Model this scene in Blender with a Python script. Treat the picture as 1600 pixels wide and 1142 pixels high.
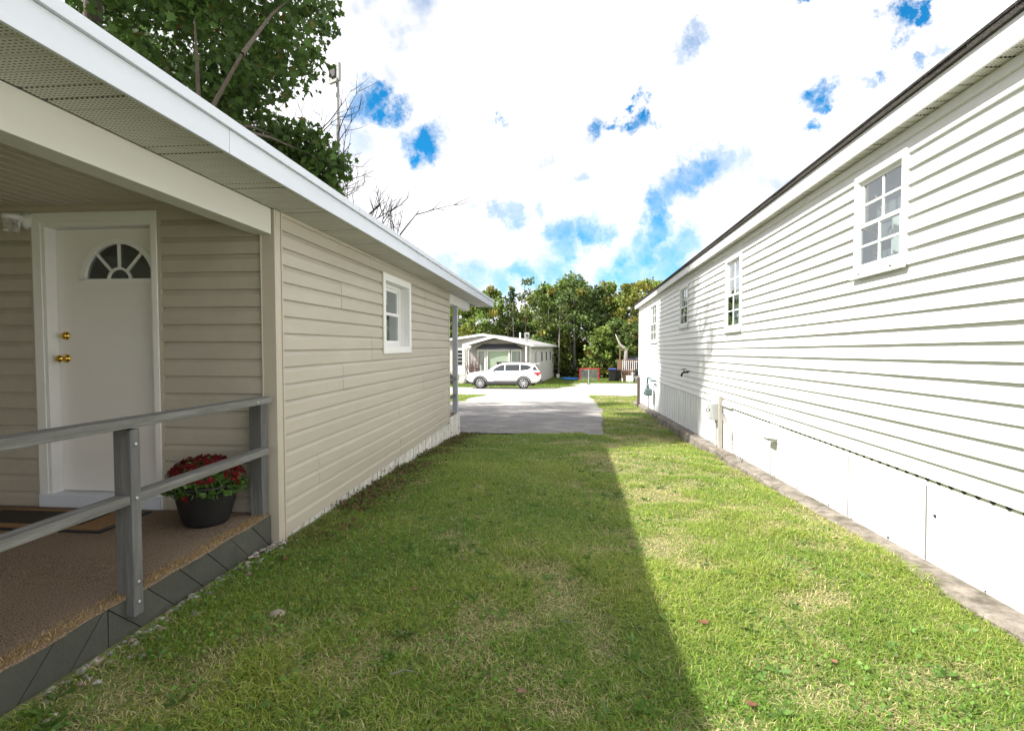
import bpy, math, random
import numpy as np
from mathutils import Vector, Matrix
for o in list(bpy.data.objects): bpy.data.objects.remove(o)
SC = bpy.context.scene
COL = SC.collection
rad = math.radians
random.seed(7); RNG = np.random.default_rng(11)

# ---------------------------------------------------------------- camera
FPX = 830.0; EYE = 1.45
YAW = math.atan(74/FPX); PITCH = math.atan(28/FPX)
cam = bpy.data.cameras.new('camera'); cam.sensor_width = 36; cam.lens = FPX/1600*36
cam.clip_start = .05; cam.clip_end = 3000
camo = bpy.data.objects.new('camera', cam); COL.objects.link(camo)
camo.location = (0, 0, EYE); camo.rotation_euler = (math.pi/2-PITCH, 0, YAW)
SC.camera = camo

# ---------------------------------------------------------------- sun + sky
SUN_TRAVEL = Vector((1, .41, -1.154)).normalized()
to_sun = -SUN_TRAVEL
SUN_EL = math.asin(to_sun.z)
sl = bpy.data.lights.new('sun', 'SUN'); sl.energy = 5.0; sl.angle = rad(.8); sl.color = (1, .955, .88)
so = bpy.data.objects.new('sun', sl); COL.objects.link(so)
so.rotation_euler = SUN_TRAVEL.to_track_quat('-Z', 'Y').to_euler(); so.location = (-20, -8, 30)

SC.view_settings.view_transform = 'Standard'; SC.view_settings.look = 'None'
SC.view_settings.exposure = 1.06; SC.view_settings.gamma = 1.0
try: SC.view_settings.use_curve_mapping = False
except Exception: pass

W = bpy.data.worlds.new('World'); SC.world = W; W.use_nodes = True
wt = W.node_tree; wt.nodes.clear()
def wn(t, **kw):
    n = wt.nodes.new(t)
    for k, v in kw.items(): setattr(n, k, v)
    return n
def wl(a, b): wt.links.new(a, b)
def wmath(op, a, b=None, clamp=False):
    n = wn('ShaderNodeMath', operation=op, use_clamp=clamp)
    for i, v in enumerate((a, b)):
        if v is None: continue
        if isinstance(v, (int, float)): n.inputs[i].default_value = v
        else: wl(v, n.inputs[i])
    return n.outputs[0]
sky = wn('ShaderNodeTexSky', sky_type='NISHITA'); sky.sun_disc = False
sky.sun_elevation = SUN_EL; sky.sun_rotation = math.atan2(to_sun.x, to_sun.y)
sky.air_density = 1.0; sky.dust_density = .3; sky.ozone_density = 3.0
tc = wn('ShaderNodeTexCoord')
nd = wn('ShaderNodeVectorMath', operation='NORMALIZE'); wl(tc.outputs['Generated'], nd.inputs[0])
nz = wn('ShaderNodeTexNoise'); nz.inputs['Scale'].default_value = 11; nz.inputs['Detail'].default_value = 7; nz.inputs['Roughness'].default_value = .70
wl(nd.outputs[0], nz.inputs['Vector'])
sub = wn('ShaderNodeVectorMath', operation='SUBTRACT'); wl(nz.outputs['Color'], sub.inputs[0]); sub.inputs[1].default_value = (.5, .5, .5)
scl = wn('ShaderNodeVectorMath', operation='SCALE'); wl(sub.outputs[0], scl.inputs[0]); scl.inputs['Scale'].default_value = .13
dist = wn('ShaderNodeVectorMath', operation='ADD'); wl(nd.outputs[0], dist.inputs[0]); wl(scl.outputs[0], dist.inputs[1])
# gaps between the clouds, as directions on the sky (azimuth from +Y to the right, elevation; half width; strength)
GAPS = [(-21.7, 23.7, 1.1, 0.9), (-20.2, 23.8, 1.3, 1), (-18.7, 23.5, 1.3, 1), (-17.0, 23.3, 1.0, 0.8), (-21.0, 22.8, 1.0, 0.6), (-22.3, 21.5, 1.3, 0.4), (-14.0, 20.4, 1.9, 1), (-15.1, 19.5, 1.1, 0.7), (-15.9, 20.9, 0.9, 0.5), (-21.3, 19.9, 1.6, 0.35), (-6.0, 22.8, 0.8, 0.9), (-5.4, 21.1, 0.9, 0.35), (4.1, 21.9, 1.0, 1), (5.8, 22.2, 0.7, 1), (8.3, 22.3, 1.0, 1), (7.2, 21.9, 0.8, 1), (7.7, 24.3, 0.7, 1), (6.6, 23.6, 0.5, 0.9), (14.4, 29.0, 1.0, 0.45), (13.3, 28.2, 1.1, 0.55), (12.1, 27.7, 0.9, 0.35), (23.1, 29.2, 0.7, 0.9), (24.8, 22.1, 1.2, 0.8), (25.1, 21.2, 0.8, 0.8), (23.9, 19.3, 0.7, 0.9), (24.2, 20.1, 0.4, 0.6), (30.0, 26.6, 1.1, 0.8), (31.6, 26.4, 0.7, 0.8), (29.3, 25.2, 0.8, 0.7), (30.7, 25.0, 0.7, 0.5), (32.0, 23.9, 0.7, 0.6), (29.1, 22.9, 0.7, 0.6), (33.7, 24.3, 0.7, 0.4), (28.0, 22.2, 0.6, 0.4), (-4.8, 14.4, 1.1, 0.5), (-6.1, 14.1, 1.1, 0.5), (-7.1, 14.0, 0.8, 0.4), (-2.2, 14.7, 0.9, 0.35), (2.5, 17.2, 0.9, 0.4), (0.0, 12.2, 1.7, 0.6), (2.4, 12.1, 1.9, 0.66), (4.4, 11.7, 1.5, 0.6), (0.4, 10.3, 2.0, 0.6), (-0.3, 8.7, 1.8, 0.5), (16.3, 18.3, 1.3, 0.45), (14.9, 17.8, 1.6, 0.62), (13.3, 17.0, 1.6, 0.66), (12.1, 15.8, 1.6, 0.68), (11.0, 14.0, 1.7, 0.7), (10.3, 12.2, 1.8, 0.7), (9.3, 10.0, 2.2, 0.66), (11.6, 9.6, 1.9, 0.55), (13.4, 10.5, 1.7, 0.5), (7.7, 7.8, 2.5, 0.62), (11.3, 7.7, 2.2, 0.55), (4.8, 7.1, 2.0, 0.55), (1.1, 7.0, 1.9, 0.5), (-1.0, 7.5, 1.8, 0.55), (-3.4, 7.7, 1.8, 0.62), (-5.8, 7.3, 1.8, 0.5), (-8.9, 7.6, 1.9, 0.5), (18.1, 18.2, 1.2, 0.3), (-11.9, 8.3, 1.8, 0.35)]
acc = None
for az, el, w, s in GAPS:
    c = (math.sin(rad(az))*math.cos(rad(el)), math.cos(rad(az))*math.cos(rad(el)), math.sin(rad(el)))
    dn = wn('ShaderNodeVectorMath', operation='DISTANCE'); wl(dist.outputs[0], dn.inputs[0]); dn.inputs[1].default_value = c
    mr = wn('ShaderNodeMapRange'); mr.interpolation_type = 'SMOOTHSTEP'
    wl(dn.outputs['Value'], mr.inputs['Value'])
    r = rad(w)
    for i, v in ((1, r*.35), (2, r*1.5), (3, min(1, s*1.2)), (4, 0)): mr.inputs[i].default_value = v
    acc = mr.outputs[0] if acc is None else wmath('MAXIMUM', acc, mr.outputs[0])
# the same broken cloud goes on over the rest of the sky
n2 = wn('ShaderNodeTexNoise'); n2.inputs['Scale'].default_value = 4.2; n2.inputs['Detail'].default_value = 8; n2.inputs['Roughness'].default_value = .55
wl(nd.outputs[0], n2.inputs['Vector'])
mr2 = wn('ShaderNodeMapRange'); mr2.interpolation_type = 'SMOOTHSTEP'; wl(n2.outputs['Fac'], mr2.inputs['Value'])
for i, v in ((1, .60), (2, .75), (3, 0), (4, .8)): mr2.inputs[i].default_value = v
gap = wmath('MAXIMUM', acc, mr2.outputs[0])
n3 = wn('ShaderNodeTexNoise'); n3.inputs['Scale'].default_value = 16; n3.inputs['Detail'].default_value = 6; n3.inputs['Roughness'].default_value = .6
wl(nd.outputs[0], n3.inputs['Vector'])
mr3 = wn('ShaderNodeMapRange'); wl(n3.outputs['Fac'], mr3.inputs['Value'])
for i, v in ((1, .3), (2, .7), (3, .7), (4, 1.3)): mr3.inputs[i].default_value = v
gap = wmath('MULTIPLY', gap, mr3.outputs[0], clamp=True)
# clouds: faint grey shading
cr = wn('ShaderNodeMapRange'); wl(n2.outputs['Fac'], cr.inputs['Value'])
for i, v in ((1, .3), (2, .7), (3, 5.9), (4, 4.1)): cr.inputs[i].default_value = v
cc = wn('ShaderNodeCombineColor'); wl(cr.outputs[0], cc.inputs[0]); wl(cr.outputs[0], cc.inputs[1])
wl(wmath('MULTIPLY', cr.outputs[0], 1.03), cc.inputs[2])
blue = wn('ShaderNodeMix', data_type='RGBA', blend_type='MULTIPLY'); blue.inputs['Factor'].default_value = 1
wl(sky.outputs[0], blue.inputs['A']); blue.inputs['B'].default_value = (.07, .60, .80, 1)
mx = wn('ShaderNodeMix', data_type='RGBA'); wl(gap, mx.inputs['Factor']); wl(cc.outputs[0], mx.inputs['A']); wl(blue.outputs['Result'], mx.inputs['B'])
bg = wn('ShaderNodeBackground'); bg.inputs['Strength'].default_value = .12; wl(mx.outputs['Result'], bg.inputs['Color'])
wo = wn('ShaderNodeOutputWorld'); wl(bg.outputs[0], wo.inputs['Surface'])

# ---------------------------------------------------------------- helpers
class MB:
    def __init__(s): s.v = []; s.f = []; s.m = []
    def add(s, vs, fs, mi=0):
        b = len(s.v); s.v += [tuple(v) for v in vs]
        for f in fs: s.f.append(tuple(b+i for i in f)); s.m.append(mi)
        return s
    def box(s, x0, x1, y0, y1, z0, z1, mi=0):
        if x0 > x1: x0, x1 = x1, x0
        if y0 > y1: y0, y1 = y1, y0
        if z0 > z1: z0, z1 = z1, z0
        return s.add([(x0,y0,z0),(x1,y0,z0),(x1,y1,z0),(x0,y1,z0),(x0,y0,z1),(x1,y0,z1),(x1,y1,z1),(x0,y1,z1)],
              [(0,3,2,1),(4,5,6,7),(0,1,5,4),(1,2,6,5),(2,3,7,6),(3,0,4,7)], mi)
    def prism(s, pts, fn, a, b, mi=0):
        """closed 2d outline pts extruded from a to b; fn(p, q, t) -> xyz"""
        n = len(pts)
        vs = [fn(p[0], p[1], a) for p in pts]+[fn(p[0], p[1], b) for p in pts]
        fs = [tuple(range(n))[::-1], tuple(range(n, 2*n))]+[(i, (i+1) % n, n+(i+1) % n, n+i) for i in range(n)]
        return s.add(vs, fs, mi)
    def tube(s, pts, rs, n=8, cap=True, mi=0):
        pts = [Vector(p) for p in pts]
        if isinstance(rs, (int, float)): rs = [rs]*len(pts)
        b = len(s.v); prev = None
        for i, p in enumerate(pts):
            d = (pts[min(i+1, len(pts)-1)]-pts[max(i-1, 0)]).normalized()
            if prev is None:
                u = d.orthogonal().normalized()
            else:
                u = (prev-d*prev.dot(d)); u = u.normalized() if u.length > 1e-5 else d.orthogonal().normalized()
            prev = u; w = d.cross(u)
            for k in range(n):
                a = 2*math.pi*k/n
                s.v.append(tuple(p+(u*math.cos(a)+w*math.sin(a))*rs[i]))
        for i in range(len(pts)-1):
            for k in range(n):
                a0 = b+i*n+k; a1 = b+i*n+(k+1) % n
                s.f.append((a0, a1, a1+n, a0+n)); s.m.append(mi)
        if cap:
            s.f.append(tuple(b+k for k in range(n))[::-1]); s.m.append(mi)
            s.f.append(tuple(b+(len(pts)-1)*n+k for k in range(n))); s.m.append(mi)
        return s
    def lathe(s, prof, c, n=24, axis='z', mi=0, cap=True):
        b = len(s.v); c = Vector(c)
        for r, h in prof:
            for k in range(n):
                a = 2*math.pi*k/n; p, q = r*math.cos(a), r*math.sin(a)
                s.v.append(tuple(c+Vector({'z': (p, q, h), 'x': (h, p, q), 'y': (q, h, p)}[axis])))
        for i in range(len(prof)-1):
            for k in range(n):
                a0 = b+i*n+k; a1 = b+i*n+(k+1) % n
                s.f.append((a0, a1, a1+n, a0+n)); s.m.append(mi)
        if cap:
            s.f.append(tuple(b+k for k in range(n))[::-1]); s.m.append(mi)
            s.f.append(tuple(b+(len(prof)-1)*n+k for k in range(n))); s.m.append(mi)
        return s
    def build(s, name, mat, parent=None, bevel=0, smooth=False):
        me = bpy.data.meshes.new(name); me.from_pydata(s.v, [], s.f)
        mats = mat if isinstance(mat, (list, tuple)) else [mat]
        for m in mats: me.materials.append(m)
        if len(mats) > 1: me.polygons.foreach_set('material_index', s.m)
        if smooth: me.polygons.foreach_set('use_smooth', [True]*len(me.polygons))
        me.update()
        return link(name, me, parent, bevel)
def link(name, me, parent=None, bevel=0):
    o = bpy.data.objects.new(name, me); COL.objects.link(o)
    if parent is not None:
        o.parent = parent
        if parent.type == 'EMPTY': o.matrix_parent_inverse = Matrix.Translation(-Vector(parent['_p']))
    if bevel:
        b = o.modifiers.new('bevel', 'BEVEL'); b.width = bevel; b.segments = 2; b.limit_method = 'ANGLE'
    return o
def thing(name, loc, label, cat, group=None):
    """Empty at the thing's base; its parts are modelled in world coordinates"""
    o = bpy.data.objects.new(name, None); COL.objects.link(o); o.empty_display_size = .2
    o.location = loc; o['_p'] = tuple(float(v) for v in loc)
    return tag(o, label, cat, group)
def tag(o, label, cat, group=None):
    o['label'] = label; o['category'] = cat
    if group: o['group'] = group
    return o
def setting(o, kind='structure'): o['kind'] = kind; return o
def box(name, mat, parent, x0, x1, y0, y1, z0, z1, bevel=0):
    return MB().box(x0, x1, y0, y1, z0, z1).build(name, mat, parent, bevel)
def raw_mesh(name, verts, loops, starts, totals, mat, parent=None, cols=None, smooth=False):
    me = bpy.data.meshes.new(name)
    me.vertices.add(len(verts)); me.vertices.foreach_set('co', np.asarray(verts, np.float32).ravel())
    me.loops.add(len(loops)); me.loops.foreach_set('vertex_index', np.asarray(loops, np.int32))
    me.polygons.add(len(starts)); me.polygons.foreach_set('loop_start', np.asarray(starts, np.int32))
    me.polygons.foreach_set('loop_total', np.asarray(totals, np.int32))
    if cols is not None:
        a = me.color_attributes.new('tint', 'FLOAT_COLOR', 'POINT')
        c = np.ones((len(verts), 4), np.float32); c[:, :3] = cols
        a.data.foreach_set('color', c.ravel())
    me.materials.append(mat); me.update(calc_edges=True)
    if smooth: me.polygons.foreach_set('use_smooth', [True]*len(me.polygons))
    return link(name, me, parent)

# ---------------------------------------------------------------- materials
def nodes_of(m):
    m.use_nodes = True; t = m.node_tree
    return t, t.nodes['Principled BSDF']
def M(name, col, rough=.6, var=.08, scale=6, bump=0, bscale=60, metal=0, spec=.4, stretch=(1, 1, 1), rnd=.04,
      col2=None, dirt=None, dscale=2.5, dlo=.55, dhi=.7, detail=5):
    m = bpy.data.materials.new(name); t, p = nodes_of(m); N = t.nodes.new; L = t.links.new
    p.inputs['Roughness'].default_value = rough; p.inputs['Metallic'].default_value = metal
    p.inputs['Specular IOR Level'].default_value = spec
    c = N('ShaderNodeTexCoord'); mp = N('ShaderNodeMapping'); mp.inputs['Scale'].default_value = stretch
    L(c.outputs['Object'], mp.inputs['Vector'])
    n = N('ShaderNodeTexNoise'); n.inputs['Scale'].default_value = scale; n.inputs['Detail'].default_value = detail; n.inputs['Roughness'].default_value = .65
    L(mp.outputs[0], n.inputs['Vector'])
    rp = N('ShaderNodeValToRGB'); rp.color_ramp.elements[0].position = .3; rp.color_ramp.elements[1].position = .7
    a = [v*(1-var) for v in col]; b = [min(1, v*(1+var)) for v in (col2 or col)]
    rp.color_ramp.elements[0].color = (*a, 1); rp.color_ramp.elements[1].color = (*b, 1)
    L(n.outputs['Fac'], rp.inputs[0]); out = rp.outputs[0]
    if rnd:
        oi = N('ShaderNodeObjectInfo'); mr = N('ShaderNodeMapRange'); L(oi.outputs['Random'], mr.inputs['Value'])
        mr.inputs[3].default_value = 1-rnd; mr.inputs[4].default_value = 1+rnd
        mm = N('ShaderNodeMix'); mm.data_type = 'RGBA'; mm.blend_type = 'MULTIPLY'; mm.inputs['Factor'].default_value = 1
        L(out, mm.inputs['A']); L(mr.outputs[0], mm.inputs['B']); out = mm.outputs['Result']
    if dirt:
        n2 = N('ShaderNodeTexNoise'); n2.inputs['Scale'].default_value = dscale; n2.inputs['Detail'].default_value = 8; n2.inputs['Roughness'].default_value = .7
        L(mp.outputs[0], n2.inputs['Vector'])
        mr = N('ShaderNodeMapRange'); L(n2.outputs['Fac'], mr.inputs['Value']); mr.inputs[1].default_value = dlo; mr.inputs[2].default_value = dhi
        md = N('ShaderNodeMix'); md.data_type = 'RGBA'; L(mr.outputs[0], md.inputs['Factor']); L(out, md.inputs['A']); md.inputs['B'].default_value = (*dirt, 1)
        out = md.outputs['Result']
    L(out, p.inputs['Base Color'])
    if bump:
        nb = N('ShaderNodeTexNoise'); nb.inputs['Scale'].default_value = bscale; nb.inputs['Detail'].default_value = 4
        L(mp.outputs[0], nb.inputs['Vector'])
        bn = N('ShaderNodeBump'); bn.inputs['Strength'].default_value = bump; bn.inputs['Distance'].default_value = .01
        L(nb.outputs['Fac'], bn.inputs['Height']); L(bn.outputs[0], p.inputs['Normal'])
    return m
def leafmat(name, trans=.35, rough=.55):
    m = bpy.data.materials.new(name); t, p = nodes_of(m); N = t.nodes.new; L = t.links.new
    a = N('ShaderNodeAttribute'); a.attribute_name = 'tint'
    L(a.outputs['Color'], p.inputs['Base Color']); p.inputs['Roughness'].default_value = rough; p.inputs['Specular IOR Level'].default_value = .3
    tr = N('ShaderNodeBsdfTranslucent'); L(a.outputs['Color'], tr.inputs['Color'])
    mx = N('ShaderNodeMixShader'); mx.inputs[0].default_value = trans
    L(p.outputs[0], mx.inputs[1]); L(tr.outputs[0], mx.inputs[2]); L(mx.outputs[0], t.nodes['Material Output'].inputs['Surface'])
    return m
def glassmat(name, tint=(.8, .85, .85), see=.75):
    m = bpy.data.materials.new(name); t, p = nodes_of(m); N = t.nodes.new; L = t.links.new
    t.nodes.remove(p)
    g = N('ShaderNodeBsdfGlossy'); g.inputs['Roughness'].default_value = .01; g.inputs['Color'].default_value = (.95, .97, 1, 1)
    tr = N('ShaderNodeBsdfTransparent'); tr.inputs['Color'].default_value = (*tint, 1)
    lw = N('ShaderNodeLayerWeight'); lw.inputs['Blend'].default_value = .5
    pw = N('ShaderNodeMath'); pw.operation = 'POWER'; L(lw.outputs['Facing'], pw.inputs[0]); pw.inputs[1].default_value = 3.5
    f = N('ShaderNodeMapRange'); L(pw.outputs[0], f.inputs['Value']); f.inputs[3].default_value = .07; f.inputs[4].default_value = .95
    mx = N('ShaderNodeMixShader'); L(f.outputs[0], mx.inputs[0]); L(tr.outputs[0], mx.inputs[1]); L(g.outputs[0], mx.inputs[2])
    L(mx.outputs[0], t.nodes['Material Output'].inputs['Surface'])
    return m

m_beige = M('beige_vinyl', (.455, .42, .355), .5, .045, 5, .06, 220, rnd=.03, stretch=(1, .25, 1), dirt=(.385, .35, .285), dscale=1.3, dlo=.48, dhi=.85)
m_beigetrim = M('beige_trim', (.48, .435, .36), .45, .04, 4, rnd=.02)
m_white = M('white_paint', (.80, .80, .795), .42, .03, 5, rnd=.015)
m_whitevinyl = M('white_vinyl', (.80, .80, .80), .45, .025, 3, .03, 150, rnd=.015, stretch=(1, .2, 1))
m_fascia = M('white_aluminium', (.64, .68, .76), .38, .05, 4, .03, 40, rnd=.03, stretch=(1, .15, 1), dirt=(.5, .5, .48), dscale=9, dlo=.68, dhi=.8)
m_oldwhite = M('flaking_white_paint', (.74, .72, .68), .75, .08, 12, .35, 90, rnd=.08, dirt=(.16, .13, .10), dscale=11, dlo=.56, dhi=.64)
m_door = M('door_paint', (.78, .76, .745), .4, .02, 3, .02, 90, rnd=.0)
m_grail = M('grey_stained_wood', (.155, .155, .145), .75, .22, 5, .5, 60, rnd=.1, stretch=(9, .6, 9), dirt=(.30, .30, .285), dscale=2.6, dlo=.48, dhi=.75)
m_gpost = M('grey_stained_post', (.125, .125, .125), .75, .22, 5, .5, 60, rnd=.1, stretch=(9, 9, .6), dirt=(.26, .26, .25), dscale=2.6, dlo=.52, dhi=.8)
m_deckskirt = M('dark_green_stain', (.062, .064, .054), .6, .15, 5, .25, 50, rnd=.10, dirt=(.12, .115, .10), dscale=6, dlo=.6, dhi=.85)
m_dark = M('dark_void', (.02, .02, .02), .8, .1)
m_black = M('black_plastic', (.014, .014, .015), .5, .2, 9, .1, 40)
m_brass = M('brass', (.72, .47, .10), .2, .06, metal=1)
m_steel = M('galvanised_steel', (.42, .43, .44), .45, .12, 8, metal=.8)
m_greymetal = M('grey_enamel', (.40, .41, .41), .5, .1, 8, dirt=(.2, .17, .14), dscale=9, dlo=.62, dhi=.75)
m_concrete = M('worn_concrete', (.22, .195, .165), .9, .35, 14, 1.0, 45, rnd=0, dirt=(.075, .065, .045), dscale=5, dlo=.45, dhi=.66)
m_shingle = M('dark_shingle', (.055, .05, .045), .9, .3, 30, .8, 120)
m_roofgrey = M('grey_roof', (.30, .30, .30), .7, .1, 8, .2, 80)
m_wood = M('brown_wood', (.20, .11, .06), .7, .25, 6, .3, 60, stretch=(6, 6, .6))
m_brownwood2 = M('weathered_brown_board', (.17, .10, .07), .75, .25, 6, .3, 60, stretch=(6, .6, 6))
m_bark = M('bark', (.13, .105, .085), .9, .35, 8, 1.0, 22, stretch=(3, 3, .7))
m_greybark = M('grey_bark', (.22, .205, .19), .9, .3, 9, .8, 24, stretch=(3, 3, .7))
m_leaf = leafmat('leaf'); m_grass = leafmat('grass_blade', .48, .5)
m_glass = glassmat('window_glass')
m_room = M('dim_room', (.22, .22, .22), .9, .15, 2)
m_curtain = M('curtain_cloth', (.62, .61, .58), .85, .1, 10, rnd=.05)
m_rubber = M('tyre_rubber', (.02, .02, .021), .75, .15, 20)

def soffit_mat():
    m = M('soffit_vinyl', (.56, .55, .505), .5, .03, 4, rnd=.03)
    t, p = nodes_of(m); N = t.nodes.new; L = t.links.new
    c = N('ShaderNodeTexCoord'); sp = N('ShaderNodeSeparateXYZ'); L(c.outputs['Object'], sp.inputs[0])
    def mth(op, a, b):
        n = N('ShaderNodeMath'); n.operation = op
        for i, v in enumerate((a, b)):
            if isinstance(v, (int, float)): n.inputs[i].default_value = v
            else: L(v, n.inputs[i])
        return n.outputs[0]
    def cell(s, per):     # distance to the middle of a cell, -.5...5
        return mth('SUBTRACT', mth('FRACT', mth('DIVIDE', s, per), 0), .5)
    dx = mth('MULTIPLY', cell(sp.outputs[0], .022), .022); dy = mth('MULTIPLY', cell(sp.outputs[1], .0165), .0165)
    d = mth('SQRT', mth('ADD', mth('MULTIPLY', mth('MULTIPLY', dx, dx), .22), mth('MULTIPLY', dy, dy)), 0)
    hole = mth('LESS_THAN', d, .0034)
    old = p.inputs['Base Color'].links[0].from_socket
    mx = N('ShaderNodeMix'); mx.data_type = 'RGBA'; L(hole, mx.inputs['Factor']); L(old, mx.inputs['A']); mx.inputs['B'].default_value = (.10, .09, .065, 1)
    L(mx.outputs['Result'], p.inputs['Base Color'])
    return m
m_soffit = soffit_mat()

# ---------------------------------------------------------------- the lie of the land
GY = [-400, -10, 0, 3.5, 7.8, 11, 18.4, 24.4, 34, 44, 51, 70, 700]
GZ = [.2, .10, .06, .03, -.17, -.38, -.60, -.80, -1.2, -1.58, -1.72, -1.8, -1.9]
def gz(y): return float(np.interp(y, GY, GZ))
def gza(y): return np.interp(y, GY, GZ)
def bumps(x, y): return -.035*np.clip((x-1.75)/.4, 0, 1)+.012*np.sin(x*2.1+y*.7)+.010*np.sin(x*.9-y*1.7+1)+.006*np.sin(x*5.3+y*3.9)

def ground_mat():
    m = M('lawn_soil', (.10, .125, .04), .95, .3, 3.5, .8, 50, rnd=0, col2=(.15, .17, .06), dirt=(.22, .185, .10), dscale=1.6, dlo=.60, dhi=.80, detail=9)
    return m
ys = sorted(set(list(np.arange(-6, 14, .25))+list(np.arange(14, 75, 1.0))+[-400, -120, -30, 90, 130, 250, 700]))
xs = sorted(set(list(np.arange(-6, 6, .25))+list(np.arange(-40, 41, 2.0))+[-500, -150, -70, 70, 150, 500]))
gv = [(x, y, gz(y)+(float(bumps(x, y)) if -8 < x < 8 and -6 < y < 14 else 0)) for y in ys for x in xs]
nx = len(xs)
gf = [(j*nx+i, j*nx+i+1, (j+1)*nx+i+1, (j+1)*nx+i) for j in range(len(ys)-1) for i in range(nx-1)]
setting(MB().add(gv, gf).build('ground', ground_mat(), smooth=True))

def sheet(name, outline, mat, lift, y_cuts):
    """flat outline (x0(y), x1(y)) strips that follow the slope"""
    b = MB(); vs = []; fs = []
    for i, y in enumerate(y_cuts):
        x0, x1 = outline(y); k = 7
        for j in range(k): vs.append((x0+(x1-x0)*j/(k-1), y, gz(y)+lift))
    for i in range(len(y_cuts)-1):
        for j in range(6): fs.append((i*7+j, i*7+j+1, (i+1)*7+j+1, (i+1)*7+j))
    return setting(b.add(vs, fs).build(name, mat, smooth=True))
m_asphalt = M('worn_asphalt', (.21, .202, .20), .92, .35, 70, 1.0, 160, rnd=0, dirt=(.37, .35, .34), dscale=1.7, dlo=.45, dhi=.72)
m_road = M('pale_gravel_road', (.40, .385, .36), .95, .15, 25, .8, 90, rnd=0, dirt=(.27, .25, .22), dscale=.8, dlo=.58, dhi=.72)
def drive_edge(y):
    w = .02*math.sin(y*2.3)+.015*math.sin(y*5.1)
    return -4.6+w*.5, .88+min(1, max(0, (y-11)/6))*.5+w
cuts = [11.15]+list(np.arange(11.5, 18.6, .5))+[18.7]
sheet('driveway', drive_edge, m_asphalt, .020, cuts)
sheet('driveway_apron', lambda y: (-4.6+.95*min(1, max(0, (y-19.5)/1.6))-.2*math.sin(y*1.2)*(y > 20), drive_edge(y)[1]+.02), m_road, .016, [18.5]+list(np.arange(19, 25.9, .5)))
sheet('road', lambda y: (-60, 60), m_road, .012, list(np.arange(25.3, 33.6, .6)))
def pad_edge(y):
    a = -1.6+(y-33.2)*.55 if y < 38 else 1.04+(y-38)*.08
    return a+.2*math.sin(y*1.3), 30
sheet('parking_pad', pad_edge, m_road, .014, list(np.arange(33.25, 46.0, .5)))
sheet('parking_bay', lambda y: (-9, -.2), m_road, .009, list(np.arange(33.2, 36.0, .4)))
# ================================================================ siding
def prof_dutch(t):      # outward offset of one course, t = 0 bottom .. 1 top
    return .0185 if t < .02 else (.0185-.0015*(t-.02)/.66 if t < .68 else .0170-.0195*(t-.68)/.32)
DUTCH_T = [0, .02, .30, .68, .74, .88, 1.0]
def prof_clap(t): return .0285-.0275*t
CLAP_T = [0, 1.0]
def plank(parent, mat, prof, T, fn, a, b, zb, h, t0=0, t1=1, lift=0, name='siding_plank'):
    """one length of siding from a to b; fn(out, z, along)"""
    ts = [t0]+[t for t in T if t0 < t < t1]+[t1]
    pts = [(prof(t)+lift, zb+t*h) for t in ts]
    pts = pts+[(-.012, zb+t1*h), (-.012, zb+t0*h)]
    mb = MB(); n = len(pts)
    if (b-a) > 1.5 and lift == 0:      # a little oil-canning
        k = int((b-a)/.55)+1; st = [a+(b-a)*i/k for i in range(k+1)]
    else: st = [a, b]
    vs = []
    for i, s in enumerate(st):
        w = random.uniform(-.0016, .0016) if 0 < i < len(st)-1 else 0
        for j, (o, z) in enumerate(pts): vs.append(fn(o+(w if j < n-2 else 0), z, s))
    fs = []
    for i in range(len(st)-1):
        for j in range(n): fs.append((i*n+j, i*n+(j+1) % n, (i+1)*n+(j+1) % n, (i+1)*n+j))
    fs.append(tuple(range(n))[::-1]); fs.append(tuple(range((len(st)-1)*n, len(st)*n)))
    return mb.add(vs, fs).build(name, mat, parent)
def side_wall(parent, mat, prof, T, fn, a, b, z0, z1, h, openings=(), joints=()):
    i = 0
    while z0+i*h < z1-.01:
        zb = z0+i*h; zt = min(zb+h, z1); tt = (zt-zb)/h
        segs = [(a, b, 0, tt)]
        for (oa, ob, oz0, oz1) in openings:
            ns = []
            for (sa, sb, t0, t1) in segs:
                if oa >= sb or ob <= sa or oz0 >= zb+t1*h or oz1 <= zb+t0*h: ns.append((sa, sb, t0, t1)); continue
                if sa < oa: ns.append((sa, oa, t0, t1))
                if ob < sb: ns.append((ob, sb, t0, t1))
                if zb < oz0: ns.append((max(sa, oa), min(sb, ob), t0, (oz0-zb)/h))
                if oz1 < zt: ns.append((max(sa, oa), min(sb, ob), (oz1-zb)/h, t1))
            segs = ns
        for (ja, rows) in joints:
            if i not in rows: continue
            ns = []
            for sg in segs:
                sa, sb, t0, t1 = sg[:4]
                if sa+.1 < ja < sb-.1: ns += [(sa, ja)+tuple(sg[2:]), (ja-.02, sb, t0, t1, .0035)]
                else: ns.append(sg)
            segs = ns
        for sg in segs:
            if sg[1]-sg[0] > .01 and sg[3]-sg[2] > .03:
                plank(parent, mat, prof, T, fn, sg[0], sg[1], zb, h, sg[2], sg[3], sg[4] if len(sg) > 4 else 0)
        i += 1

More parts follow.
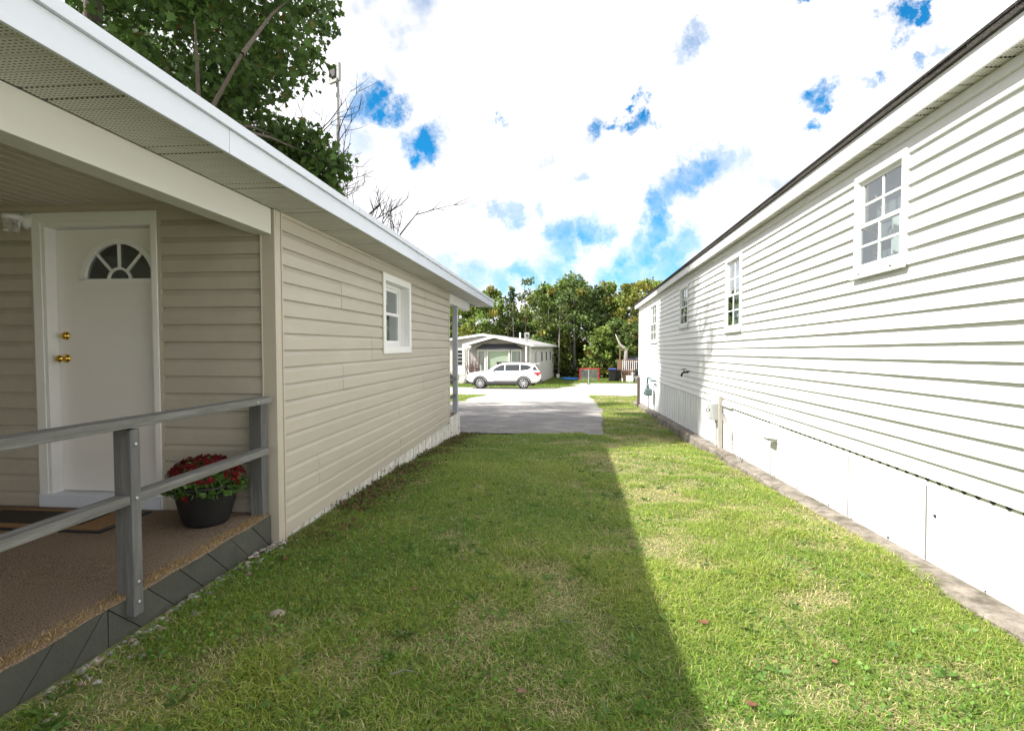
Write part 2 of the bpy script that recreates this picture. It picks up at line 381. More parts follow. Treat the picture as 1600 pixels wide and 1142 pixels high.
# ================================================================ beige house (left)
LX, LY0, LY1 = -2.07, 3.72, 9.82; RY0_ = -4.0
H1 = thing('beige_house', (LX, LY0, 0), 'beige vinyl-sided bungalow with deep white eave, porch and white door', 'house')
box('wall', m_room, H1, -7.6, LX-.32, LY0+.3, LY1-.02, .0, 2.5)
fL = lambda o, z, y: (LX+o, y, z)
WIN = (6.14, 7.12, 1.455, 2.235)      # glass recess of the side window: y0 y1 z0 z1
CH = .127; Z0 = .035
rows = lambda z: (int(round((z-Z0)/CH))-2, int(round((z-Z0)/CH))-1)
JO = [(4.385, rows(.543)), (4.917, rows(1.296)), (5.70, rows(1.556)), (6.678, rows(.794)), (6.73, rows(.29)), (7.90, rows(1.06)), (8.566, rows(.543)), (9.14, rows(1.30)), (8.02, rows(2.32)), (5.67, (18,)), (4.9, (14, 15))]
side_wall(H1, m_beige, prof_dutch, DUTCH_T, fL, LY0+.055, LY1-.05, Z0, 2.445, CH, [(WIN[0]-.06, WIN[1]+.06, WIN[2]-.06, WIN[3]+.05)], JO)
# end wall with the door, facing the porch
fE = lambda o, z, x: (x, LY0-o, z)
DO = (-3.955, -2.955, .20, 2.455)     # outside of the door casing
side_wall(H1, m_beige, prof_dutch, DUTCH_T, fE, -7.6, -2.135, .225, 2.52, .127, [(DO[0]+.03, DO[1]-.03, 0, DO[3]-.03)], [(-5.2, (3, 4, 9, 10))])
for a, b, c, d in ((-7.6, DO[0]+.04, 0, 2.5), (DO[1]-.04, -2.135, 0, 2.5), (DO[0]+.04, DO[1]-.04, DO[3]-.04, 2.5)): box('wall', m_room, H1, a, b, LY0+.012, LY0+.05, c, d)
box('porch_shade_wall', m_beige, H1, -5.30, -5.20, RY0_+.2, LY0-.03, 0, 2.5)  # unseen wall, added to keep daylight out of the porch
# corner posts
cp = MB(); cp.box(LX-.075, LX+.022, LY0-.022, LY0+.0, .0, 2.445); cp.box(LX+.0, LX+.022, LY0, LY0+.075, .0, 2.445)
cp.box(LX-.085, LX-.075, LY0-.034, LY0-.0, .0, 2.445); cp.box(LX+.022, LX+.030, LY0+.06, LY0+.075, .0, 2.445)
cp.build('corner_post', m_beigetrim, H1, .003)
cp = MB(); cp.box(LX+.0, LX+.024, LY1-.07, LY1, .0, 2.445); cp.box(LX-.07, LX+.024, LY1, LY1+.02, .0, 2.445); cp.build('corner_post', m_beigetrim, H1, .003)
box('frieze_trim', m_beigetrim, H1, LX-.004, LX+.019, LY0+.08, LY1-.075, 2.425, 2.4475, .002)
box('wall', m_beige, H1, -7.6, LX-.08, LY1-.01, LY1+.015, .0, 2.5)
box('wall', m_beige, H1, -7.62, -7.6, LY0, LY1, 0, 2.5)
# white skirting boards below the siding
y = LY0+.1
while y < 10.85:
    w = random.uniform(.125, .15)
    zb = gz(y)-.06
    top = .06 if y < 9.8 else .085
    o = MB(); lean = random.uniform(-.004, .004); x0 = LX-.016+random.uniform(-.006, .004) + (0 if y < 9.8 else .015)
    gap = random.choice([.006, .008, .018, .032, .012])
    if y > 9.7: gap = .003
    o.add([(x0, y, zb), (x0, y+w-gap, zb), (x0, y+w-gap+lean, top), (x0, y+lean, top), (x0-.018, y, zb), (x0-.018, y+w-gap, zb), (x0-.018, y+w-gap+lean, top), (x0-.018, y+lean, top)],
          [(0,1,2,3),(7,6,5,4),(0,4,5,1),(1,5,6,2),(2,6,7,3),(3,7,4,0)])
    o.build('skirt_board', m_oldwhite, H1); y += w
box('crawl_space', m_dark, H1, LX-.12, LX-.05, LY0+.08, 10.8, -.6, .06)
# side window
def left_window():
    y0, y1, z0, z1 = WIN; w = .085; x = LX+.006
    c = MB()
    for pts in ([(y0-w, z1+w), (y0, z1), (y1, z1), (y1+w, z1+w)], [(y0-w, z0-w), (y1+w, z0-w), (y1, z0), (y0, z0)],
                [(y0-w, z0-w), (y0, z0), (y0, z1), (y0-w, z1+w)], [(y1+w, z0-w), (y1+w, z1+w), (y1, z1), (y1, z0)]):
        c.prism(pts, lambda p, q, t: (t, p, q), x-.03, x+.028)
    win = c.build('window', m_white, H1, .002)
    d = .155
    rv = MB(); rv.box(x-d, x-.02, y0-.014, y0-.001, z0, z1); rv.box(x-d, x-.02, y1+.001, y1+.014, z0, z1)
    rv.box(x-d, x-.02, y0-.014, y1+.014, z0-.014, z0-.001); rv.box(x-d, x-.02, y0-.014, y1+.014, z1+.001, z1+.014)
    rv.build('reveal', m_white, win)
    jc = MB(); jc.box(x+.0, x+.02, y0-w-.014, y0-w-.001, z0-w-.014, z1+w+.014); jc.box(x+.0, x+.02, y1+w+.001, y1+w+.014, z0-w-.014, z1+w+.014)
    jc.box(x+.0, x+.02, y0-w-.001, y1+w+.001, z0-w-.014, z0-w-.001); jc.build('trim_channel', m_beigetrim, win)
    zm = (z0+z1)/2+.02
    def frame(nm, xa, ya, yb, za, zb, t, th, mat=m_white):
        b = MB(); b.box(xa-th, xa, ya, ya+t, za, zb); b.box(xa-th, xa, yb-t, yb, za, zb); b.box(xa-th, xa, ya+t, yb-t, za, za+t); b.box(xa-th, xa, ya+t, yb-t, zb-t, zb)
        return b.build(nm, mat, win, .002)
    frame('frame', x-.10, y0, y1, z0, z1, .035, .05)
    frame('sash', x-.122, y0+.036, y1-.036, zm-.015, z1-.036, .038, .02)
    frame('sash', x-.108, y0+.036, y1-.036, z0+.036, zm+.02, .036, .018)
    box('pane', m_glass, win, x-.134, x-.130, y0+.07, y1-.07, zm+.02, z1-.072)
    box('pane', m_glass, win, x-.119, x-.115, y0+.07, y1-.07, z0+.07, zm-.014)
    b = MB()
    b.add([(x-.32, y0-.1, z0-.1), (x-.32, y1+.1, z0-.1), (x-.32, y1+.1, z1+.1), (x-.32, y0-.1, z1+.1), (x-.16, y0-.1, z0-.1), (x-.16, y1+.1, z0-.1), (x-.16, y1+.1, z1+.1), (x-.16, y0-.1, z1+.1)],
          [(0,1,2,3),(0,4,5,1),(1,5,6,2),(2,6,7,3),(3,7,4,0)]); b.build('room', m_room, win)
    box('blind_rail', m_white, win, x-.20, x-.18, y0+.02, y1-.3, z1-.24, z1-.20)
    box('blind_rail', m_white, win, x-.20, x-.18, y0+.02, y1-.3, z0+.24, z0+.27)
    cu = MB(); k = 16
    vs = [(x-.24+.02*math.sin(i*1.9), y1-.38+.3*i/k, z) for z in (z0-.05, z0+.36) for i in range(k+1)]
    cu.add(vs, [(i, i+1, k+2+i, k+1+i) for i in range(k)]).build('curtain', m_curtain, win, smooth=True)
left_window()
# door
def front_door():
    x0, x1, z0, z1 = DO
    y = LY0-.016; w = .072; wr = .042
    c = MB(); zf = .30
    for pts in ([(x0, z1), (x0+w, z1-w), (x1-wr, z1-w), (x1, z1)], [(x0, zf-.09), (x0+w, zf-.09), (x0+w, z1-w), (x0, z1)], [(x1-wr, zf-.09), (x1, zf-.09), (x1, z1), (x1-wr, z1-w)]):
        c.prism(pts, lambda p, q, t: (p, t, q), y-.012, y+.02)
    cas = c.build('door_casing', m_white, H1, .003)
    t = MB(); t.box(x0-.022, x0-.001, y-.004, y+.02, zf-.09, z1+.022); t.box(x1+.001, x1+.022, y-.004, y+.02, zf-.09, z1+.022); t.box(x0-.001, x1+.001, y-.004, y+.02, z1+.001, z1+.022)
    t.build('trim_channel', m_beigetrim, cas)
    xi0, xi1, zi = x0+w, x1-wr, z1-w
    j = MB(); j.box(xi0-.001, xi0+.03, y-.006, y+.12, zf-.05, zi); j.box(xi1-.012, xi1+.001, y-.006, y+.12, zf-.05, zi); j.box(xi0+.03, xi1-.012, y-.006, y+.12, zi-.03, zi+.001)
    j.build('jamb', m_white, cas, .002)
    box('threshold', m_fascia, cas, x0+.01, x1-.01, y-.03, y+.12, .235, .335, .004)
    ys_ = y+.085; sx0, sx1, sz0, sz1 = xi0+.032, xi1-.014, .34, zi-.033
    # slab with a half-round opening
    cx, cz, R = -3.335, sz0+1.62, .287
    d = MB(); ar = [(cx+R*math.cos(a), cz+R*math.sin(a)) for a in [math.pi*i/24 for i in range(25)]]
    d.prism([(sx0, sz0), (sx1, sz0), (sx1, cz), (ar[0][0], cz), (ar[-1][0], cz), (sx0, cz)], lambda p, q, t: (p, t, q), ys_, ys_+.04)
    d.prism([(sx1, cz), (sx1, sz1), (cx, sz1)]+ar[:13][::-1], lambda p, q, t: (p, t, q), ys_, ys_+.04)
    d.prism([(cx, sz1), (sx0, sz1), (sx0, cz)]+ar[12:][::-1], lambda p, q, t: (p, t, q), ys_, ys_+.04)
    slab = d.build('door', m_door, H1)
    f = MB(); ro, ri = R+.03, R-.012
    for i in range(24):
        a, b = math.pi*i/24, math.pi*(i+1)/24
        f.prism([(cx+ri*math.cos(a), cz+ri*math.sin(a)), (cx+ro*math.cos(a), cz+ro*math.sin(a)), (cx+ro*math.cos(b), cz+ro*math.sin(b)), (cx+ri*math.cos(b), cz+ri*math.sin(b))], lambda p, q, t: (p, t, q), ys_-.012, ys_+.01)
    f.box(cx-ro, cx+ro, ys_-.012, ys_+.01, cz-.03, cz+.012)
    f.build('fanlight_frame', m_white, slab)
    g = MB()
    for deg in (48, 90, 132):
        a = rad(deg); c_, s_ = math.cos(a), math.sin(a); hw = .009
        g.prism([(cx+.09*c_-hw*s_, cz+.09*s_+hw*c_), (cx+.09*c_+hw*s_, cz+.09*s_-hw*c_), (cx+ri*c_+hw*s_, cz+ri*s_-hw*c_), (cx+ri*c_-hw*s_, cz+ri*s_+hw*c_)], lambda p, q, t: (p, t, q), ys_-.006, ys_+.008)
    for i in range(16):
        a, b = math.pi*i/16, math.pi*(i+1)/16
        g.prism([(cx+r*math.cos(q), cz+r*math.sin(q)) for r, q in ((.082, a), (.1, a), (.1, b), (.082, b))], lambda p, q, t: (p, t, q), ys_-.006, ys_+.008)
    g.build('glazing_bar', m_white, slab)
    edges = [(.1, ri, 0, 48), (.1, ri, 48, 90), (.1, ri, 90, 132), (.1, ri, 132, 180), (0.0, .085, 0, 180)]
    for r0, r1, d0, d1 in edges:
        k = 8; A = [rad(d0+(d1-d0)*i/k) for i in range(k+1)]
        pts = [(cx+r1*math.cos(a), cz+r1*math.sin(a)) for a in A]+([(cx+r0*math.cos(a), cz+r0*math.sin(a)) for a in A[::-1]] if r0 else [])
        MB().prism(pts, lambda p, q, t: (p, t, q), ys_+.010, ys_+.014).build('pane', m_glass, slab)
    b = MB(); b.add([(sx0+.05, ys_+.3, cz-.2), (sx1-.05, ys_+.3, cz-.2), (sx1-.05, ys_+.3, sz1), (sx0+.05, ys_+.3, sz1), (sx0+.05, ys_+.042, cz-.2), (sx1-.05, ys_+.042, cz-.2), (sx1-.05, ys_+.042, sz1), (sx0+.05, ys_+.042, sz1)],
          [(0,1,2,3),(0,4,5,1),(1,5,6,2),(2,6,7,3),(3,7,4,0)]); b.build('room', m_dark, slab)
    for zz, big in ((1.54, 0), (1.365, 1)):
        kx = sx0+.06
        prof = [(.0, 0), (.033, 0), (.033, -.006), (.026, -.012), (.015, -.016)]
        prof += [(.013, -.04), (.024, -.05), (.029, -.06), (.026, -.072), (.012, -.078), (0.001, -.079)] if big else [(.024, -.02), (.022, -.03), (.008, -.033), (0.001, -.033)]
        MB().lathe([(max(r, .0005), h) for r, h in prof], (kx, ys_, zz), 20, 'y').build('knob' if big else 'deadbolt', m_brass, slab, smooth=True)
front_door()
# soffit panels: along the eave from over the porch to the far gable
FX = -1.69; RY0, RY1 = -4.0, 13.46  # roof carried on unseen behind the camera, lengthened to dim the porch
y = RY0
while y < RY1-.02:
    y2 = min(y+.305, RY1); p = [(y, 0)]
    for g in (1/3, 2/3): p += [(y+(y2-y)*g-.008, 0), (y+(y2-y)*g-.003, .010), (y+(y2-y)*g+.003, .010), (y+(y2-y)*g+.008, 0)]
    p += [(y2-.006, 0), (y2-.002, .012), (y2-.002, .022), (y, .022)]
    x_in = LX+.001 if LY0-.02 < y < LY1 else -2.062
    MB().prism(p, lambda a, b, t: (t, a, 2.448+b), x_in, FX).build('soffit_panel', m_soffit, H1); y = y2
# fascia, in lengths, and the drip edge above
J = [RY0, -.95, 2.6, 6.1, 9.65, RY1]
for a, b in zip(J[:-1], J[1:]):
    f = MB(); f.prism([(0, 2.438), (.022, 2.436), (.024, 2.556), (0, 2.556)], lambda p, q, t: (FX+p, t, q), a, b-.004)
    f.build('fascia_board', m_fascia, H1, .002)
for a, b in zip([RY0, .6, 4.3, 8.0, 11.4], [.6, 4.3, 8.0, 11.4, RY1+.02]):
    f = MB(); f.prism([(0, 2.560), (.044, 2.556), (.046, 2.604), (.030, 2.612), (0, 2.612)], lambda p, q, t: (FX+p, t, q), a, b-.003)
    f.build('drip_edge', m_fascia, H1, .002)
rf = MB(); rx = -4.85; pz = .20*(FX+.03-rx)
rf.prism([(FX+.030, 2.613), (rx, 2.613+pz), (2*rx-FX-.03, 2.613), (2*rx-FX-.03, 2.58), (rx, 2.58+pz), (FX+.02, 2.58)], lambda p, q, t: (p, t, q), RY0, RY1)
rf.build('roof', m_roofgrey, H1)
ge = MB(); ge.prism([(FX, 2.45), (FX, 2.56), (rx, 2.56+pz), (2*rx-FX, 2.56), (2*rx-FX, 2.45)], lambda p, q, t: (p, t, q), RY1-.03, RY1-.008); ge.build('gable', m_white, H1)
# porch beam and ceiling (near porch), far porch beam
MB().box(-2.20, -2.063, RY0+.1, LY0-.036, 2.262, 2.446).build('porch_beam', M('cream_beam', (.60, .595, .55), .5, .04, 3, .05, 80, stretch=(1, .2, 1)), H1, .004)
x = -2.21
while x > -6.8:
    MB().prism([(x, 0), (x-.006, .008), (x-.012, 0), (x-.096, 0), (x-.102, .006), (x-.106, 0), (x-.106, .02), (x, .02)], lambda p, q, t: (p, t, 2.505+q), RY0+.1, LY0-.02).build('ceiling_board', m_soffit if False else m_beigetrim, H1); x -= .106
box('frieze_trim', m_beigetrim, H1, -6.8, -2.21, LY0-.035, LY0-.002, 2.47, 2.505, .002)
box('porch_beam', m_white, H1, -2.20, -2.063, LY1+.02, 12.15, 2.262, 2.446, .003)
# front porch beyond: deck, post, rails
box('porch_floor', m_brownwood2, H1, -5.5, LX-.02, LY1+.02, 10.88, .03, .075, .003)
box('porch_post', M('pale_blue_grey_post', (.46, .49, .54), .5, .05), H1, -2.185, -2.085, 10.74, 10.84, .076, 2.262, .004)
for zz in (.42, .78): box('porch_rail', m_gpost, H1, -2.17, -2.10, LY1+.021, 10.739, zz, zz+.045, .003)
box('porch_rail', m_gpost, H1, -5.5, -2.19, 10.76, 10.80, .78, .83, .003)
H1.rotation_euler = (.0035, 0, 0)

# ---- near porch: deck, carpet, railing
DX = -2.10; DZ = .235
D1 = thing('porch_deck', (DX, LY0-.05, 0), 'low porch deck with dark green diagonal skirting boards under brown carpet', 'deck')
box('floor_frame', m_deckskirt, D1, -6.8, DX-.022, -1.2, LY0-.036, .10, DZ-.012)
def clip_board(P, y_lo, y_hi):
    def clip(P, s, lim):
        out = []
        for i in range(len(P)):
            a, b = P[i], P[(i+1) % len(P)]; ia, ib = s*(a[0]-lim) >= 0, s*(b[0]-lim) >= 0
            if ia: out.append(a)
            if ia != ib:
                t = (lim-a[0])/(b[0]-a[0]); out.append((lim, a[1]+t*(b[1]-a[1])))
        return out
    P = clip(P, 1, y_lo); return clip(P, -1, y_hi) if len(P) > 2 else P
zt, zb_ = DZ-.012, -.06
for i in range(-3, 11):       # chevron right of the joint
    ya = 2.04+i*.232; P = clip_board([(ya, zt), (ya+.225, zt), (ya+.225+.30, zb_), (ya+.30, zb_)], 2.268, LY0-.045)
    if len(P) > 2 and max(p[0] for p in P)-min(p[0] for p in P) > .01: MB().prism(P, lambda p, q, t: (t, p, q), DX-.02, DX+random.uniform(-.001, .002)).build('skirt_board', m_deckskirt, D1)
for i in range(0, 17):        # and left of it
    ya = 2.70-i*.232; P = clip_board([(ya, zt), (ya-.225, zt), (ya-.225-.28, zb_), (ya-.28, zb_)], -1.2, 2.262)
    if len(P) > 2 and max(p[0] for p in P)-min(p[0] for p in P) > .01: MB().prism(P, lambda p, q, t: (t, p, q), DX-.02, DX+random.uniform(-.001, .002)).build('skirt_board', m_deckskirt, D1)
m_carpet = M('coir_carpet', (.15, .105, .075), .95, .5, 150, 1.0, 260, rnd=0, col2=(.30, .225, .16), detail=3)
cpt = MB(); k = 60; vs = []
for i in range(k+1):
    yy = -1.2+(LY0-.04+1.2)*i/k; e = DX-.002+.004*math.sin(yy*5)+.005*math.sin(yy*13+1)
    vs += [(-6.8, yy, DZ+.004), (e-.03, yy, DZ+.004+.002*math.sin(yy*9)), (e, yy, DZ-.002), (e+.003, yy, DZ-.014)]
cpt.add(vs, [(i*4+j, i*4+j+1, i*4+j+5, i*4+j+4) for i in range(k) for j in range(3)])
C1 = thing('outdoor_carpet', (-3, 2.2, DZ), 'brown ribbed outdoor carpet with frayed straw edge covering the porch deck', 'carpet')
cpt.build('pile', m_carpet, C1)
def fibres(name, parent, n, fn, col, h0, h1, w):
    """short curved fibres; fn() -> base xyz, lean vector"""
    V = np.zeros((n, 3, 3), np.float32); Cc = np.zeros((n, 3, 3), np.float32)
    for i in range(n):
        b, l = fn(); a = random.uniform(0, 6.28); h = random.uniform(h0, h1)
        d = np.array((math.cos(a)*w, math.sin(a)*w, 0)); b = np.array(b); t = b+np.array(l)*h
        V[i] = (b-d, b+d, t); c = np.array(col)*random.uniform(.55, 1.35); Cc[i] = c
    nl = n*3
    o = raw_mesh(name, V.reshape(-1, 3), np.arange(nl), np.arange(0, nl, 3), np.full(n, 3), m_leaf, parent, Cc.reshape(-1, 3)); o['kind'] = 'stuff'; return o
def fr():
    yy = random.uniform(.6, LY0-.06); e = DX+.002+.004*math.sin(yy*5)+.005*math.sin(yy*13+1)
    dn = random.uniform(0, 1)
    return (e-random.uniform(-.004, .075), yy, DZ+.004-.012*dn*(random.random() < .4)), (random.uniform(-.6, 1.0), random.uniform(-.8, .8), random.uniform(-.1, .9))
fibres('frayed_edge', C1, 9000, fr, (.46, .34, .17), .010, .030, .0024)
def fr2():
    return (random.uniform(-4.3, DX-.05), random.uniform(1.0, LY0-.06), DZ+.002), (random.uniform(-.5, .5), random.uniform(-.5, .5), random.uniform(.3, .9))
fibres('loose_fibres', C1, 42000, fr2, (.21, .155, .11), .006, .013, .0022)
R1 = thing('porch_railing', (-2.1, 2.4, .1), 'weathered grey two-rail wooden railing along the porch deck edge', 'railing')
box('post', m_gpost, R1, -2.148, -2.058, 2.372, 2.432, .135, 1.052, .004)
box('post', m_gpost, R1, -2.205, -2.115, LY0-.125, LY0-.037, .02, 1.055, .004)
box('post', m_gpost, R1, -2.148, -2.058, .9, .96, .135, 1.052, .004)
MB().prism([(-2.150, 0), (-2.052, 0), (-2.052, .045), (-2.150, .045)], lambda p, q, t: (p, t, 1.053+q+(.010*(2.4-t) if t < 2.4 else 0)), -.6, 3.63).build('top_rail', m_grail, R1, .004)
for a, b in ((-.6, .899), (.961, 2.371), (2.433, 3.60)):
    MB().prism([(-2.140, 0), (-2.062, 0), (-2.062, .045), (-2.140, .045)], lambda p, q, t: (p, t, .69+q), a, b).build('middle_rail', m_grail, R1, .004)
for yy, zz in ((2.402, .30), (2.402, .715), (2.402, .98), (2.402, .20), (3.45, 1.075), (3.62, .715)):
    MB().lathe([(.001, 0), (.009, 0), (.009, .004), (.005, .007), (.001, .007)], (-2.058 if yy < 3 else (-2.0525 if zz > 1 else -2.115), yy, zz), 10, 'x').build('bolt', m_steel, R1)
# ---- door mat
T1 = thing('door_mat', (-3.5, 3.4, DZ), 'dark bordered tan doormat lying in front of the white door', 'mat')
mz = DZ+.006
box('backing', m_black, T1, -4.15, -2.98, 3.17, 3.62, mz, mz+.008, .003)
m_coir = M('coir_tan', (.30, .17, .075), .95, .4, 120, .9, 240, rnd=0)
MB().prism([(-4.12, 3.20), (-3.02, 3.20), (-3.02, 3.59), (-4.12, 3.59)], lambda p, q, t: (p, q, t), mz+.0085, mz+.013).build('tan_field', m_coir, T1)
MB().prism([(-4.08, 3.27), (-3.22, 3.27), (-3.22, 3.53), (-4.08, 3.53)], lambda p, q, t: (p, q, t), mz+.0135, mz+.0155).build('dark_panel', M('coir_dark', (.04, .033, .026), .95, .4, 120, .9, 240), T1)
# ---- potted chrysanthemums
PX, PY = -2.43, 3.44
P1 = thing('potted_plant', (PX, PY, DZ), 'black ribbed tub of dark red chrysanthemums on the porch', 'potted plant')
pr = [(.001, 0), (.125, 0), (.135, .008)]
for i in range(26):
    t = i/25; pr.append((.137+.062*t**.8+(.0025 if i % 2 else 0), .012+.245*t))
pr += [(.207, .260), (.209, .282), (.198, .284), (.190, .24), (.001, .235)]
MB().lathe(pr, (PX, PY, DZ+.006), 36).build('pot', m_black, P1, smooth=True)
def leaf_cards(name, parent, pts, size, cols, mat=None, aspect=.45, updir=None, shape=None):
    """one small folded face per leaf; pts Nx3, cols Nx3"""
    n = len(pts); pts = np.asarray(pts, np.float32)
    d = RNG.normal(size=(n, 3)); d /= np.linalg.norm(d, axis=1)[:, None]+1e-9
    if updir is not None: d = d*.75+np.asarray(updir); d /= np.linalg.norm(d, axis=1)[:, None]+1e-9
    r = RNG.normal(size=(n, 3)); s = np.cross(d, r); s /= np.linalg.norm(s, axis=1)[:, None]+1e-9
    L_ = (size*RNG.uniform(.6, 1.35, n))[:, None]
    nn = np.cross(d, s)
    if shape is None: shape = [(0, 0, 0), (.45, aspect, .10), (1, 0, 0), (.45, -aspect, .10)]
    k = len(shape)
    V = np.stack([pts+d*L_*a+s*L_*b+nn*L_*c for a, b, c in shape], 1)
    C_ = np.repeat(np.asarray(cols, np.float32)[:, None, :], k, 1)
    nl = n*k
    return raw_mesh(name, V.reshape(-1, 3), np.arange(nl), np.arange(0, nl, k), np.full(n, k), mat or m_leaf, parent, C_.reshape(-1, 3))
n = 1500; a = RNG.uniform(0, 2*np.pi, n); q = RNG.uniform(0, 1, n); r = .24*np.sqrt(q)
hz = DZ+.255+.17*np.sqrt(np.clip(1-q, 0, 1))*RNG.uniform(.3, 1, n)-.04*(q > .8)
g = np.array((.10, .19, .045))*RNG.uniform(.6, 1.7, n)[:, None]
leaf_cards('foliage', P1, np.stack([PX+r*np.cos(a), PY+r*np.sin(a)*.85, hz], 1), .045, g, updir=(0, 0, .5))
fl = MB()
for i in range(330):
    a = random.uniform(0, 6.28); q = random.random()**.8; r = .245*math.sqrt(q)
    z = DZ+.285+.165*math.sqrt(max(0, 1-q*.95))+random.uniform(-.015, .02)
    c = Vector((PX+r*math.cos(a), PY+r*math.sin(a)*.85, z)); nrm = Vector((math.cos(a)*r*3.5, math.sin(a)*r*3.5, 1)).normalized(); u = nrm.orthogonal().normalized(); w = nrm.cross(u)
    R_ = random.uniform(.017, .026)
    for ring, (rr, hh, kk) in enumerate(((1, 0, 9), (.62, .006, 7), (.3, .011, 5))):
        o = random.random()*3
        for k in range(kk):
            t = 2*math.pi*k/kk+o; dr = u*math.cos(t)+w*math.sin(t); sd = u*-math.sin(t)+w*math.cos(t)
            fl.add([c+nrm*hh*.6, c+dr*R_*rr*.6+sd*R_*.28+nrm*(hh+.002), c+dr*R_*rr+nrm*(hh-.001+.002*ring), c+dr*R_*rr*.6-sd*R_*.28+nrm*(hh+.002)], [(0, 1, 2, 3)])
for bx, by, bz in ((PX+.0, PY-.215, DZ+.235), (PX+.02, PY-.22, DZ+.225), (PX+.25, PY-.02, DZ+.29)):
    for k in range(14): 
        t = random.random()*6.28; c = Vector((bx, by, bz)); dr = Vector((math.cos(t), -.5, math.sin(t)))
        fl.add([c, c+dr*.015+Vector((.004, 0, .004)), c+dr*.024, c+dr*.015-Vector((.004, 0, .004))], [(0, 1, 2, 3)])
fl.build('blossoms', M('dark_red_petals', (.17, .008, .012), .6, .35, 40, rnd=0), P1)
stm = MB()
for i in range(16):
    a = random.uniform(-2.6, -.4); stm.tube([(PX+.08*math.cos(a), PY+.08*math.sin(a), DZ+.25), (PX+.17*math.cos(a), PY+.17*math.sin(a), DZ+.27), (PX+.23*math.cos(a), PY+.22*math.sin(a), DZ+.23+random.uniform(-.03, .05))], .0025, 5)
stm.build('stems', M('green_stem', (.14, .20, .05), .6), P1)
# ---- porch lamp on the end wall
lx, ly, lz = -4.03, LY0-.02, 2.39
Q1 = thing('porch_lamp', (lx, ly, lz), 'white jar-shaped porch lamp on the wall beside the door', 'lamp')
MB().lathe([(.001, -.045), (.028, -.045), (.050, -.03), (.062, -.012), (.062, 0), (.001, 0)], (lx+.03, ly+.006, lz+.01), 24, 'y').build('wall_plate', m_white, Q1, smooth=True)
MB().tube([(lx+.03, ly-.03, lz+.01), (lx+.015, ly-.06, lz+.035), (lx+.005, ly-.08, lz+.03)], [.02, .022, .024], 12).build('arm', m_white, Q1, smooth=True)
MB().lathe([(.001, .022), (.05, .02), (.058, .008), (.058, -.012), (.001, -.012)], (lx+.0, ly-.09, lz+.02), 24).build('cap', m_white, Q1, smooth=True)
jr = [(.045, 0), (.048, -.01)]+[(.050+.003*math.sin(i*1.6), -.012-.008*i) for i in range(9)]+[(.038, -.095), (.001, -.098)]
m_jar = bpy.data.materials.new('ribbed_glass'); _t, _p = nodes_of(m_jar); _p.inputs['Base Color'].default_value = (.75, .76, .74, 1); _p.inputs['Roughness'].default_value = .12; _p.inputs['Transmission Weight'].default_value = .75
MB().lathe(jr, (lx+.0, ly-.09, lz+.006), 16).build('glass_jar', m_jar, Q1)
# ================================================================ white house (right), modelled square and then turned
TR = -rad(1.59)
def rot2(x, y): c, s = math.cos(TR), math.sin(TR); return x*c-y*s, x*s+y*c
def unrot2(x, y): c, s = math.cos(-TR), math.sin(-TR); return x*c-y*s, x*s+y*c
def turned(o, tilt=0):
    px, py, pz_ = o['_p']; a, b = rot2(px, py); o.location = (a, b, pz_+(-.008*(py-3.0) if tilt else 0)); o.rotation_euler = (-.008 if tilt else 0, 0, TR)
RX = 2.38; RYA, RYB = -3.5, 19.95
H2 = thing('white_house', (RX, 3.0, 0), 'long white clapboard mobile home with dark roof edge and gridded windows', 'house')
SK = .585                                     # underside of the clapboards
TOP = 3.02
fR = lambda o, z, y: (RX-o, y, z)
WINS = [(4.16, 4.76, 2.115, 2.83, 2), (7.95, 8.62, 1.80, 2.80, 2), (11.5, 12.25, 2.02, 2.80, 2), (15.65, 17.0, 1.76, 2.80, 4)]
CHR = .1128
box('wall', m_room, H2, RX+.14, 6.9, RYA, RYB-.02, .45, 3.0)
side_wall(H2, m_whitevinyl, prof_clap, CLAP_T, fR, RYA, RYB-.06, SK, TOP-.02, CHR, [(a-.03, b+.03, c-.03, d+.03) for a, b, c, d, _ in WINS],
          [(6.9, (2, 7, 12, 18)), (1.2, (3, 9, 15)), (10.6, (1, 5, 10, 14, 19)), (14.2, (3, 8, 16))])
c = MB(); c.box(RX-.026, RX+.0, RYB-.065, RYB, SK-.02, TOP); c.box(RX-.026, RX+.07, RYB, RYB+.02, SK-.02, TOP); c.build('corner_post', m_white, H2, .003)
box('wall', m_whitevinyl, H2, RX+.0, 6.9, RYB-.02, RYB+.0, -.6, 3.0)
box('frieze_board', m_whitevinyl, H2, RX-.022, RX+.0, RYA, RYB, TOP-.055, TOP, .002)
